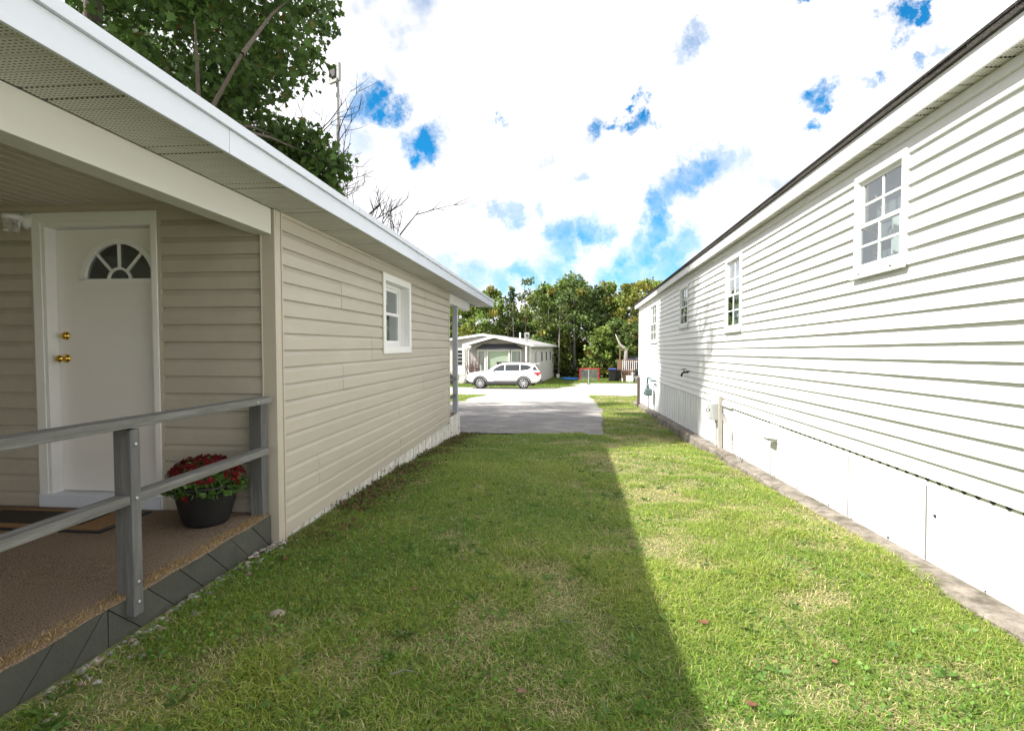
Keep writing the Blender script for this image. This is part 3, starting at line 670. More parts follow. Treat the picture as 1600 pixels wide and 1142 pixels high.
def right_window(wi):
    y0, y1, z0, z1, nc = WINS[wi]; w = .052; x = RX-.008
    b = MB()
    b.box(x-.030, x+.02, y0-w, y0, z0-w, z1+w); b.box(x-.030, x+.02, y1, y1+w, z0-w, z1+w)
    b.box(x-.030, x+.02, y0, y1, z0-w, z0); b.box(x-.030, x+.02, y0, y1, z1, z1+w)
    win = b.build('window', m_white, H2, .002)
    b = MB(); b.box(x-.052, x-.031, y0-w-.02, y1+w+.02, z0-w-.03, z0-w+.045); win_s = b.build('sill', m_white, win, .003)
    for yy in (y0+.08, y1-.08): box('weep_hole', m_dark, win, x-.054, x-.05, yy-.015, yy+.015, z0-w-.002, z0-w+.008)
    zm = z0+(z1-z0)*.475
    for (za, zb, xo) in ((zm-.012, z1, .012), (z0, zm+.018, -.012)):
        fr_ = MB(); t = .030; xa, xb = x+xo-.008, x+xo+.012
        fr_.box(xa, xb, y0, y0+t, za, zb); fr_.box(xa, xb, y1-t, y1, za, zb); fr_.box(xa, xb, y0+t, y1-t, za, za+t); fr_.box(xa, xb, y0+t, y1-t, zb-t, zb)
        fr_.build('sash', m_white, win, .002)
        gy0, gy1, gz0, gz1 = y0+t, y1-t, za+t, zb-t; mb = MB(); hw = .0085
        cols = [gy0+(gy1-gy0)*i/nc for i in range(nc+1)]
        for yy in cols[1:-1]: mb.box(xa+.003, xb-.003, yy-hw*(2.4 if nc == 4 and abs(yy-(gy0+gy1)/2) < .01 else 1), yy+hw, gz0, gz1)
        zc = (gz0+gz1)/2
        for i in range(nc): mb.box(xa+.004, xb-.004, cols[i]+(hw if i else 0), cols[i+1]-hw*(1 if i < nc-1 else 0), zc-hw, zc+hw)
        mb.build('glazing_bar', m_white, win)
        for i in range(nc):
            for (a, b_) in ((gz0, zc), (zc, gz1)): box('pane', m_glass, win, x+xo+.001, x+xo+.004, cols[i], cols[i+1], a, b_)
    b = MB(); X0, X1 = x+.03, x+.14
    b.add([(X1, y0-.02, z0-.05), (X1, y1+.02, z0-.05), (X1, y1+.02, z1+.05), (X1, y0-.02, z1+.05), (X0, y0-.02, z0-.05), (X0, y1+.02, z0-.05), (X0, y1+.02, z1+.05), (X0, y0-.02, z1+.05)],
          [(0,1,2,3),(0,4,5,1),(1,5,6,2),(2,6,7,3),(3,7,4,0)]); b.build('room', m_room, win)
    spans = [(y0, y0+(y1-y0)*.55, z0-.02, zm+.03)] if wi == 0 else [(y0, y1, z0-.02, z1)] if wi == 1 else [(y0, y0+(y1-y0)*.35, z0, z1), (y1-(y1-y0)*.35, y1, z0, z1)]
    for (a, b_, za, zb) in spans:
        k = int((b_-a)/.012); cu = MB()
        vs = [(x+.085+.012*math.sin(i*.8+.5*math.sin(i*.23)), a+(b_-a)*i/k, z) for z in (za, zb) for i in range(k+1)]
        cu.add(vs, [(i, i+1, k+2+i, k+1+i) for i in range(k)]).build('curtain', m_curtain if wi != 1 else M('grey_blind', (.30, .31, .32), .8), win, smooth=True)
    if wi == 0:     # potted dracaena on the inside ledge
        pts = []; n = 26
        for i in range(n):
            a = random.uniform(0, math.pi); pts.append((x+.075, y1-.14+random.uniform(-.02, .02), z0+.05+random.random()*.5))
        leaf_cards('house_plant', win, np.array(pts), .11, np.array([(.30, .26, .13)]*n)*RNG.uniform(.5, 1.6, n)[:, None], aspect=.09, updir=(-.1, 0, .9))
for i in range(4): right_window(i)
# roof edge
EX = RX-.125
y = RYA
while y < RYB+.25:
    y2 = min(y+.305, RYB+.26); p = []
    for g in range(3):
        a = y+(y2-y)*g/3; b = y+(y2-y)*(g+1)/3
        p += [(a, 0), (b-.022, 0), (b-.017, .014), (b-.005, .014)]
    p += [(y2-.001, .02), (y, .02)]
    MB().prism(p, lambda a, b, t: (t, a, TOP+.002+b), EX, RX-.0).build('soffit_panel', m_soffit, H2); y = y2
for a, b in zip((RYA, 1.4, 5.1, 8.8, 12.5, 16.2), (1.4, 5.1, 8.8, 12.5, 16.2, RYB+.28)):
    MB().prism([(0, TOP-.012), (0, TOP+.118), (-.022, TOP+.118), (-.018, TOP-.012)], lambda p, q, t: (EX+p, t, q), a, b-.003).build('fascia_board', m_whitevinyl, H2, .002)
rf = MB(); rz = 1.05
rf.prism([(EX-.045, TOP+.119), (EX-.05, TOP+.150), (4.64, TOP+.150+.72), (9.2, TOP+.15), (9.2, TOP+.1), (4.64, TOP+.60), (EX, TOP+.12)], lambda p, q, t: (p, t, q), RYA, RYB+.30)
rf.build('roof', m_shingle, H2)
y = RYA
while y < RYB+.25:      # ragged starter course of shingles along the eave
    w = random.uniform(.30, .36); MB().prism([(EX-.062+random.uniform(0, .008), 0), (EX+.2, .034), (EX+.2, .046), (EX-.062, .012)], lambda p, q, t: (p, t, TOP+.152+q), y, min(y+w-.006, RYB+.3)).build('shingle', m_shingle, H2); y += w
box('gable', m_whitevinyl, H2, RX, 6.9, RYB-.015, RYB+.01, 3.0, 3.16)
# skirting and slab
def slab_z(y): return .035-.0345*(y-3.08)+.008*(y-3.0)      # in the tilted frame
seams = [RYA, -1.6, .3, 1.6, 2.75, 3.87, 4.90, 5.94, 6.74, 7.25, 8.30, 8.99]
for a, b in zip(seams[:-1], seams[1:]):
    o = random.uniform(-.002, .003)
    MB().add([(RX-.004+o, a+.003, slab_z(a)), (RX-.004+o+.003, b-.004, slab_z(b)), (RX-.004+o, b-.004, SK+.0), (RX-.004+o, a+.003, SK+.0), (RX+.01, a+.003, slab_z(a)), (RX+.01, b-.004, slab_z(b)), (RX+.01, b-.004, SK), (RX+.01, a+.003, SK)],
             [(0,3,2,1),(4,5,6,7),(0,1,5,4),(2,3,7,6),(1,2,6,5),(3,0,4,7)]).build('skirt_panel', m_whitevinyl, H2)
m_seam = M('grey_seam', (.26, .26, .26), .8, .2, 8)
for a in seams[2:]:
    if a < 8.9: MB().prism([(a-.0016, slab_z(a)+.01), (a+.002, slab_z(a)+.01), (a+.001, SK-.06), (a-.0008, SK-.06)], lambda p, q, t: (t, p, q), RX-.0095, RX-.002).build('panel_seam', m_seam, H2)
m_ribbed = M('ribbed_white_metal', (.74, .76, .78), .4, .04, 5, rnd=.03)
y = 9.0
while y < RYB-.3:
    b = min(y+.245, RYB-.05)
    mb = MB(); P = [(y, .006), (y+.012, -.012), (y+.03, -.012), (y+.042, 0), (b-.001, 0)]
    vs = [(RX-.004+o, yy, slab_z(yy)) for yy, o in P]+[(RX-.004+o, yy, SK) for yy, o in P]
    mb.add(vs, [(i, i+5, i+6, i+1) for i in range(4)]).build('skirt_panel', m_ribbed, H2); y = b
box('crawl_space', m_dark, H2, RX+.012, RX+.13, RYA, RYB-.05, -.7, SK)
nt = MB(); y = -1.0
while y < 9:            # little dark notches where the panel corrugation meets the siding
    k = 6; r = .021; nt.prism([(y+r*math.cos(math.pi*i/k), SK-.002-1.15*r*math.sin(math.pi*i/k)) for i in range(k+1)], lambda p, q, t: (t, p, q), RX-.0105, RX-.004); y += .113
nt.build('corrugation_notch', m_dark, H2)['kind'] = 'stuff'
nt = MB()
for i in range(40):
    y = random.uniform(1, 9); z = slab_z(y)+.006; h = random.uniform(.005, .022); nt.box(RX-.009, RX-.003, y, y+random.uniform(.003, .006), z, z+h)
nt.box(RX-.009, RX-.003, 3.77, 3.79, .335, .352)
nt.build('rust_chip', m_dark, H2)['kind'] = 'stuff'
sb = MB(); k = 120; vs = []
for i in range(k+1):
    y = RYA+(RYB+.3-RYA)*i/k; z = slab_z(y); e = RX-.205+.02*math.sin(y*3.1)+.012*math.sin(y*9.7)+random.uniform(-.012, .012)
    vs += [(RX+.02, y, z-.001), (RX-.09, y, z+.006+random.uniform(-.004, .004)), (e+.02, y, z+.004+random.uniform(-.008, .004)), (e, y, z-.016), (e-.01, y, z-.35)]
sb.add(vs, [(i*5+j, i*5+j+5, i*5+j+6, i*5+j+1) for i in range(k) for j in range(4)]).build('foundation_slab', m_concrete, H2)
turned(H2, 1)
def tz(y): return -.008*(y-3.0)          # drop of the tilted house frame at y
# ---- gas meter, cabinet, dryer vent, tap, cables, stake
m_teal = M('grey_green_enamel', (.13, .19, .19), .45, .12, 8)
G1 = thing('gas_meter', (RX-.12, 16.1, -.45), 'grey-green gas meter on pipes beside the ribbed white skirting', 'gas meter')
gx = RX-.20
b = MB(); b.box(gx-.10, gx+.10, 15.93, 16.35, .03, .24); b.build('meter_body', m_teal, G1, .03)
MB().lathe([(.001, -.03), (.08, -.03), (.09, 0), (.001, 0)], (gx-.10, 16.14, .15), 20, 'x').build('dial', m_greymetal, G1)
MB().tube([(gx, 16.27, .24), (gx, 16.27, .50), (gx+.02, 16.2, .56), (gx+.02, 15.75, .56), (gx+.02, 15.7, .50), (RX+.02, 15.7, .48)], .03, 10).build('pipe', m_teal, G1, smooth=True)
MB().tube([(gx, 16.02, .24), (gx, 16.02, .36), (gx, 16.27, .36)], .024, 10).build('pipe', m_teal, G1, smooth=True)
MB().tube([(gx, 16.02, .03), (gx, 16.02, -.62)], .016, 8).build('riser', m_greymetal, G1)
turned(G1)
E1 = thing('electrical_cabinet', (RX-.06, 9.0, 0), 'grey electrical box with conduit on wooden board by the white skirting', 'electrical box')
box('cabinet', m_greymetal, E1, RX-.15, RX-.05, 8.90, 9.22, .27, .545, .006)
box('lid', m_greymetal, E1, RX-.162, RX-.151, 8.92, 9.20, .285, .53, .004)
box('hasp', m_dark, E1, RX-.172, RX-.163, 9.02, 9.05, .41, .44)
box('board', M('weathered_board', (.36, .34, .30), .85, .2, 8, .4, 60, stretch=(5, 5, .6)), E1, RX-.07, RX-.02, 8.80, 8.89, -.17, .67, .003)
MB().tube([(RX-.09, 8.93, .27), (RX-.085, 8.93, -.16)], .014, 8).build('conduit', m_greymetal, E1)
MB().tube([(RX-.14, 9.2, .48), (RX-.16, 9.28, .40), (RX-.13, 9.24, .30), (RX-.10, 9.05, .26)], .007, 6).build('cable', m_black, E1)
MB().tube([(RX-.03, 8.78, .53), (RX-.03, 8.30, .53)], .012, 8).build('conduit', m_greymetal, E1)
MB().tube([(RX-.03, 8.78, .57), (RX-.03, 8.35, .57)], .008, 8).build('conduit', m_greymetal, E1)
turned(E1)
for dx, dy in ((0, 0), (.03, -.10)):
    cb = MB().tube([(RX-.06+dx*.3, 8.78+dy*.2, .45), (RX-.09, 8.35+dy, .22), (RX-.12, 7.75+dy, -.04), (RX-.17, 7.22+dy, -.20), (RX-.20, 7.1+dy, -.28)], .007, 7).build('ground_cable', M('grey_cable', (.22, .22, .21), .6), smooth=True)
    cb.rotation_euler = (0, 0, TR); tag(cb, 'thin grey cable slanting from electrical box down to the grass', 'cable', 'cables from the electrical box')
V1 = thing('dryer_vent', (RX-.02, 6.6, .35), 'small pale metal vent hood on the white skirting', 'vent hood')
MB().add([(RX-.008, 6.50, .52), (RX-.008, 6.69, .52), (RX-.13, 6.69, .385), (RX-.13, 6.50, .385), (RX-.008, 6.50, .375), (RX-.008, 6.69, .375)],
         [(0, 3, 2, 1), (0, 4, 3), (1, 2, 5), (0, 1, 5, 4)]).build('hood', M('pale_metal', (.60, .60, .53), .5, .05), V1)
box('flange', m_white, V1, RX-.012, RX-.0085, 6.46, 6.73, .33, .54)
box('flap', m_greymetal, V1, RX-.11, RX-.014, 6.51, 6.68, .352, .372)
turned(V1)
K1 = thing('garden_tap', (RX-.05, 11.5, .9), 'dark metal outdoor tap poking out of the white siding', 'tap')
MB().tube([(RX+.0, 11.5, .93), (RX-.09, 11.5, .93), (RX-.13, 11.5, .90), (RX-.14, 11.5, .84)], [.016, .02, .02, .018], 8).build('spout', m_dark, K1, smooth=True)
MB().tube([(RX-.09, 11.5, .95), (RX-.09, 11.5, .99)], .008, 6).build('stem', m_dark, K1)
MB().lathe([(.001, .012), (.055, .012), (.055, 0), (.001, 0)], (RX-.09, 11.5, .99), 12).build('handle', m_dark, K1)
box('bracket', m_dark, K1, RX-.02, RX-.012, 11.35, 11.56, .94, .97)
turned(K1)
S1 = MB(); sx, sy = rot2(2.2, 18.6); S1.box(sx-.045, sx+.045, sy-.045, sy+.045, gz(sy)-.1, .42)
S1.add([(sx-.045, sy-.045, .42), (sx+.045, sy-.045, .42), (sx+.045, sy+.045, .42), (sx-.045, sy+.045, .42), (sx, sy, .45)], [(0, 1, 4), (1, 2, 4), (2, 3, 4), (3, 0, 4)])
tag(S1.build('wooden_stake', M('dark_brown_post', (.09, .07, .06), .8, .2, 8), None, .004), 'short dark brown wooden post guarding the gas meter', 'post')
# ================================================================ far bungalow
TF = -rad(6.5)
m_farwall = M('grey_white_vinyl', (.55, .54, .51), .55, .05, 3, rnd=.03)
m_farfront = M('mauve_grey_siding', (.42, .385, .375), .6, .08, 4, rnd=.03)
FXR, FYF = -2.3, 42.5; FG = gz(42.5)-.05
H3 = thing('far_bungalow', (FXR, FYF, FG), 'pale bungalow with shallow white gables and bay window across the road', 'house')
def turnF(o): o.rotation_euler = (0, 0, TF)
ez = 1.62; L_ = 15.0; wd = 5.0            # right (front) wing: x from FXR-wd to FXR
box('wall', m_farwall, H3, FXR-wd, FXR, FYF, FYF+L_, FG-.5, ez)
# siding courses on the side wall and the front: long boards with a real lap
i = 0; z = FG+.35
while z < ez-.05:
    MB().prism([(0, 0), (.022, 0), (.002, .2), (0, .2)], lambda p, q, t: (FXR+p, t, z+q), FYF+.05, FYF+L_-.05).build('siding_plank', m_farwall, H3)
    MB().prism([(0, 0), (-.022, 0), (-.002, .2), (0, .2)], lambda p, q, t: (t, FYF+p, z+q), FXR-wd, FXR-.05).build('siding_plank', m_farfront, H3); z += .2
box('corner_post', m_white, H3, FXR-.10, FXR+.03, FYF-.03, FYF+.08, FG, ez)
# front gable roof with white fascia
gx0, gx1, gxm, gh = FXR-wd-.35, FXR+.35, FXR-2.75, .62
MB().prism([(gx0, ez-.08), (gxm, ez+gh), (gx1, ez-.08), (gx1, ez+.06), (gxm, ez+gh+.15), (gx0, ez+.06)], lambda p, q, t: (p, t, q), FYF-.95, FYF+L_+.3).build('roof', m_roofgrey, H3)
for (xa, za, xb, zb) in ((gx0-.03, ez-.1, gxm, ez+gh-.02), (gxm, ez+gh-.02, gx1+.03, ez-.1)):
    MB().prism([(xa, za), (xb, zb), (xb, zb+.2), (xa, za+.2)], lambda p, q, t: (p, t, q), FYF-1.0, FYF-.95).build('fascia_board', m_white, H3)
box('fascia_board', m_white, H3, gx1, gx1+.03, FYF-.95, FYF+L_+.3, ez-.1, ez+.07)
box('soffit', m_soffit, H3, FXR+.03, gx1, FYF-.95, FYF+L_+.2, ez-.12, ez-.09)
MB().prism([(gx0+.3, ez-.02), (gx1-.3, ez-.02), (gxm, ez+gh-.05)], lambda p, q, t: (p, t, q), FYF-.02, FYF+.0).build('gable', m_farfront, H3)
# bay window with dark shed canopy
bz0, bz1 = -.55, 1.25; by = FYF-.45
b = MB(); b.prism([(FXR-4.35, FYF), (FXR-3.55, by), (FXR-1.55, by), (FXR-.75, FYF)], lambda p, q, t: (p, q, t), FG+.4, bz0); bay = b.build('bay_window', m_farfront, H3)
def far_win(par, xa, ya, xb, yb, z0, z1, inner):
    """framed window between two plan points"""
    d = Vector((xb-xa, yb-ya, 0)); l = d.length; d.normalize(); n = Vector((d.y, -d.x, 0))
    def P(s, o, zz): return (xa+d.x*s+n.x*o, ya+d.y*s+n.y*o, zz)
    f = MB(); t = .09
    for (s0, s1, a, b_) in ((0, t, z0, z1), (l-t, l, z0, z1), (t, l-t, z0, z0+t), (t, l-t, z1-t, z1)):
        f.add([P(s0, -.03, a), P(s1, -.03, a), P(s1, .05, a), P(s0, .05, a), P(s0, -.03, b_), P(s1, -.03, b_), P(s1, .05, b_), P(s0, .05, b_)], [(0,3,2,1),(4,5,6,7),(0,1,5,4),(1,2,6,5),(2,3,7,6),(3,0,4,7)])
    w = f.build('window', m_white, par)
    MB().add([P(t, .0, z0+t), P(l-t, .0, z0+t), P(l-t, .0, z1-t), P(t, .0, z1-t)], [(0, 1, 2, 3)]).build('pane', m_glass, w) if par.type == 'EMPTY' else None
    MB().add([P(t, -.06, z0+t), P(l-t, -.06, z0+t), P(l-t, -.06, z1-t), P(t, -.06, z1-t)], [(0, 1, 2, 3)]).build('blind' if par.type == 'EMPTY' else 'blind_slats', inner, w)
    return w
m_blind = M('pale_green_blind', (.66, .72, .56), .7, .05, 3); m_lace = M('grey_lace', (.55, .56, .54), .8, .12, 8)
far_win(H3, FXR-4.35, FYF-.04, FXR-3.58, by-.02, bz0, bz1, m_lace)
far_win(H3, FXR-3.5, by-.03, FXR-1.6, by-.03, bz0-.35, bz1, m_blind)
far_win(H3, FXR-1.52, by-.02, FXR-.75, FYF-.04, bz0, bz1, m_lace)
b = MB(); b.prism([(FXR-4.35, FYF), (FXR-3.55, by+.05), (FXR-1.55, by+.05), (FXR-.75, FYF)], lambda p, q, t: (p, q, t), bz1, bz1+.08); b.build('bay_head', m_white, H3)
cn = MB(); cn.add([(FXR-4.6, FYF-.02, bz1+.08), (FXR-3.7, by-.22, bz1+.08), (FXR-1.4, by-.22, bz1+.08), (FXR-.5, FYF-.02, bz1+.08), (FXR-3.9, FYF-.02, bz1+.50), (FXR-1.2, FYF-.02, bz1+.50)],
        [(0, 1, 4), (1, 2, 5, 4), (2, 3, 5), (3, 2, 1, 0)]); cn.build('canopy', M('slate_canopy', (.10, .10, .12), .6), H3)
for x in (FXR-4.9, FXR-.2): box('porch_post', m_white, H3, x-.06, x+.06, FYF-.92, FYF-.80, FG+.3, ez-.02)
box('eave_return', m_white, H3, gx0-.04, gx0+.7, FYF-1.02, FYF-.95, ez-.18, ez-.02)
# left wing, set back
lx0, lx1, ly = FXR-11, FXR-wd, FYF+.9
box('wall', m_farwall, H3, lx0, lx1, ly, ly+8, FG-.5, ez-.05)
z = FG+.35
while z < ez-.2:
    MB().prism([(0, 0), (-.022, 0), (-.002, .2), (0, .2)], lambda p, q, t: (t, ly+p, z+q), lx0, lx1-.01).build('siding_plank', m_farwall, H3); z += .2
MB().prism([(lx0-.3, ez-.18), (FXR-4.1, ez+.83), (FXR+.2, ez-.3), (FXR+.2, ez-.2), (FXR-4.1, ez+.97), (lx0-.3, ez-.05)], lambda p, q, t: (p, t, q), ly-.3, ly+8.3).build('roof', m_roofgrey, H3)
for (xa, za, xb, zb) in ((lx0-.3, ez-.2, FXR-4.1, ez+.80), (FXR-4.1, ez+.80, FXR-1.6, ez+.2)):
    MB().prism([(xa, za), (xb, zb), (xb, zb+.19), (xa, za+.19)], lambda p, q, t: (p, t, q), ly-.34, ly-.29).build('fascia_board', m_white, H3)
MB().prism([(lx0, ez-.1), (FXR-1.7, ez-.1), (FXR-1.7, ez+.1), (FXR-4.1, ez+.76)], lambda p, q, t: (p, t, q), ly-.05, ly-.03).build('gable', m_farfront, H3)
dr = box('door', m_white, H3, FXR-6.75, FXR-5.75, ly-.06, ly-.03, FG+.75, FG+2.95)
f = box('door_window', m_dark, dr, FXR-6.55, FXR-5.95, ly-.075, ly-.061, FG+1.55, FG+2.8)
for k in range(1, 4): box('door_bar', m_white, f, FXR-6.55, FXR-5.95, ly-.085, ly-.076, FG+1.55+k*.31, FG+1.59+k*.31)
box('door', m_dark, H3, FXR-5.55, FXR-5.08, ly-.06, ly-.03, FG+.6, FG+2.85)
for k in range(3): box('step', M('pale_step', (.5, .48, .44), .85, .1), H3, FXR-7.0, FXR-5.5, ly-.9+.28*k-.3, ly-.03, FG+.05+.2*k, FG+.25+.2*k)
w = box('window', m_farwall, H3, FXR+.021, FXR+.05, FYF+3.0, FYF+3.9, -.6, 1.2); 
for k in range(3): 
    w = box('window', m_white, H3, FXR+.021, FXR+.05, FYF+5.4+2.9*k, FYF+6.4+2.9*k, .1, 1.15); box('pane', m_dark, w, FXR+.051, FXR+.056, FYF+5.5+2.9*k, FYF+6.3+2.9*k, .18, 1.07)
d3 = box('door', M('grey_door', (.36, .37, .37), .5), H3, FXR+.024, FXR+.055, FYF+2.1, FYF+2.95, -1.0, 1.05)
box('skirt', m_farwall, H3, FXR+.0, FXR+.028, FYF+.05, FYF+L_-.05, FG-.4, FG+.36)
MB().tube([(FXR-1.6, FYF+4, ez+.3), (FXR-1.6, FYF+4, ez+1.15)], .07, 10).build('chimney_pipe', m_white, H3)
turnF(H3)
def farP(x, y): # point given in the square frame of the far house -> world
    c, s = math.cos(TF), math.sin(TF); dx, dy = x-FXR, y-FYF; return FXR+dx*c-dy*s, FYF+dx*s+dy*c

def panel_antenna(name, x, y, z0, z1, r, w, face, label):
    t = thing(name, (x, y, z0), label, 'antenna')
    MB().tube([(x, y, z0), (x, y, z1)], r, 8).build('pole', m_steel, t)
    d = Vector((math.sin(face), -math.cos(face), 0)); s = Vector((d.y, -d.x, 0)); c = Vector((x, y, z1-w*.62))+d*.09
    b = MB(); h = w*.5; th = .04
    P = [c+s*(sx*h)+Vector((0, 0, sz*h*1.15))+d*(o*th) for o in (-1, 1) for sx, sz in ((-1, -1), (1, -1), (1, 1), (-1, 1))]
    b.add(P, [(0,3,2,1),(4,5,6,7),(0,1,5,4),(1,2,6,5),(2,3,7,6),(3,0,4,7)]); b.build('panel', M('grey_panel', (.45, .45, .46), .5), t, .01)
    b = MB(); P = [c+s*(sx*h*.45)+Vector((0, 0, sz*h*.55))+d*(o*.02+th+.02) for o in (-1, 1) for sx, sz in ((-1, -1), (1, -1), (1, 1), (-1, 1))]
    b.add(P, [(0,3,2,1),(4,5,6,7),(0,1,5,4),(1,2,6,5),(2,3,7,6),(3,0,4,7)]); b.build('feed_unit', M('dark_grey_unit', (.08, .08, .085), .6), t, .008)
    b = MB(); P = [c+s*(sx*.03)+Vector((0, 0, sz*.04))+d*(o*.05-th-.05) for o in (-1, 1) for sx, sz in ((-1, -1), (1, -1), (1, 1), (-1, 1))]
    b.add(P, [(0,3,2,1),(4,5,6,7),(0,1,5,4),(1,2,6,5),(2,3,7,6),(3,0,4,7)]); b.build('bracket', m_steel, t)
    return t
ax, ay = farP(FXR-.05, FYF-1.35)
panel_antenna('panel_antenna', ax, ay, FG, 2.62, .028, .38, 0, 'white square antenna panel on a pole beside the pale bungalow')
panel_antenna('panel_antenna', -6.02, 14.2, -.6, 9.1, .05, .42, -.5, 'square antenna panel on a tall thin pole behind the beige house roof')

# ---- bare reddish shrubs and chairs before the far house
def bare_shrub(x, y, z, h, w, label, n=70, col=(.17, .11, .105)):
    b = MB()
    for i in range(n):
        a = random.uniform(0, 6.28); r = random.random()**.6*w; e = Vector((x+r*math.cos(a), y+r*math.sin(a)*.6, z+h*random.uniform(.6, 1)))
        s = Vector((x+r*.35*math.cos(a), y+r*.2*math.sin(a), z)); m_ = s.lerp(e, .55)+Vector((random.uniform(-.1, .1), random.uniform(-.1, .1), 0))
        b.tube([s, m_, e], [.02, .016, .008], 4, cap=False)
        for k in range(3): q = m_.lerp(e, random.random()); b.tube([q, q+Vector((random.uniform(-.2, .2), random.uniform(-.2, .2), random.uniform(.08, .3)))], [.012, .006], 3, cap=False)
    t = thing('bare_shrub', (x, y, z), label, 'shrub'); b.build('twigs', M('reddish_twigs', col, .8, .25, 5), t); return t
sx, sy = farP(FXR-4.2, FYF-1.6)
bare_shrub(sx, sy, FG, 2.3, .9, 'bare reddish-brown shrub in front of the pale bungalow')
bare_shrub(farP(FXR-5.9, FYF-1.7)[0], farP(FXR-5.9, FYF-1.7)[1], FG, 1.0, .5, 'small dark green shrub beside the bungalow steps', 90, (.05, .08, .03))
def lawn_chair(x, y, z, rz, label, g):
    t = thing('porch_chair', (x, y, z), label, 'chair', g); m_ = M('dark_brown_chair', (.06, .04, .035), .6)
    def bx(nm, *a):
        b = MB().box(*a); c, s = math.cos(rz), math.sin(rz); b.v = [(x+p*c-q*s, y+p*s+q*c, z+r) for p, q, r in b.v]; return b.build(nm, m_, t)
    bx('seat', -.3, .3, -.28, .28, .38, .44)
    for k in range(5): 
        b = MB(); xx = -.26+k*.115; b.add([(xx, .24, .44), (xx+.09, .24, .44), (xx+.09, .52, 1.15), (xx, .52, 1.15), (xx, .28, .44), (xx+.09, .28, .44), (xx+.09, .56, 1.15), (xx, .56, 1.15)], [(0,3,2,1),(4,5,6,7),(0,1,5,4),(1,2,6,5),(2,3,7,6),(3,0,4,7)])
        c, s = math.cos(rz), math.sin(rz); b.v = [(x+p*c-q*s, y+p*s+q*c, z+r) for p, q, r in b.v]; b.build('back_slat', m_, t)
    for px in (-.3, .24):
        bx('arm', px-.02, px+.08, -.3, .3, .62, .66)
        for py in (-.26, .22): bx('leg', px, px+.06, py, py+.06, 0, .62)
p = farP(FXR-2.0, FYF-.95); lawn_chair(p[0], p[1], -.85, .9, 'dark slatted porch chair under the bay window', 'porch chairs at the far bungalow')
p = farP(FXR-.75, FYF-.95); lawn_chair(p[0], p[1], -.85, -.5, 'dark slatted porch chair beside the white corner post', 'porch chairs at the far bungalow')
box_pl = box('porch_floor', M('grey_decking', (.3, .29, .28), .8), H3, FXR-wd, FXR+.1, FYF-1.3, FYF-.47, FG-.3, -.86)

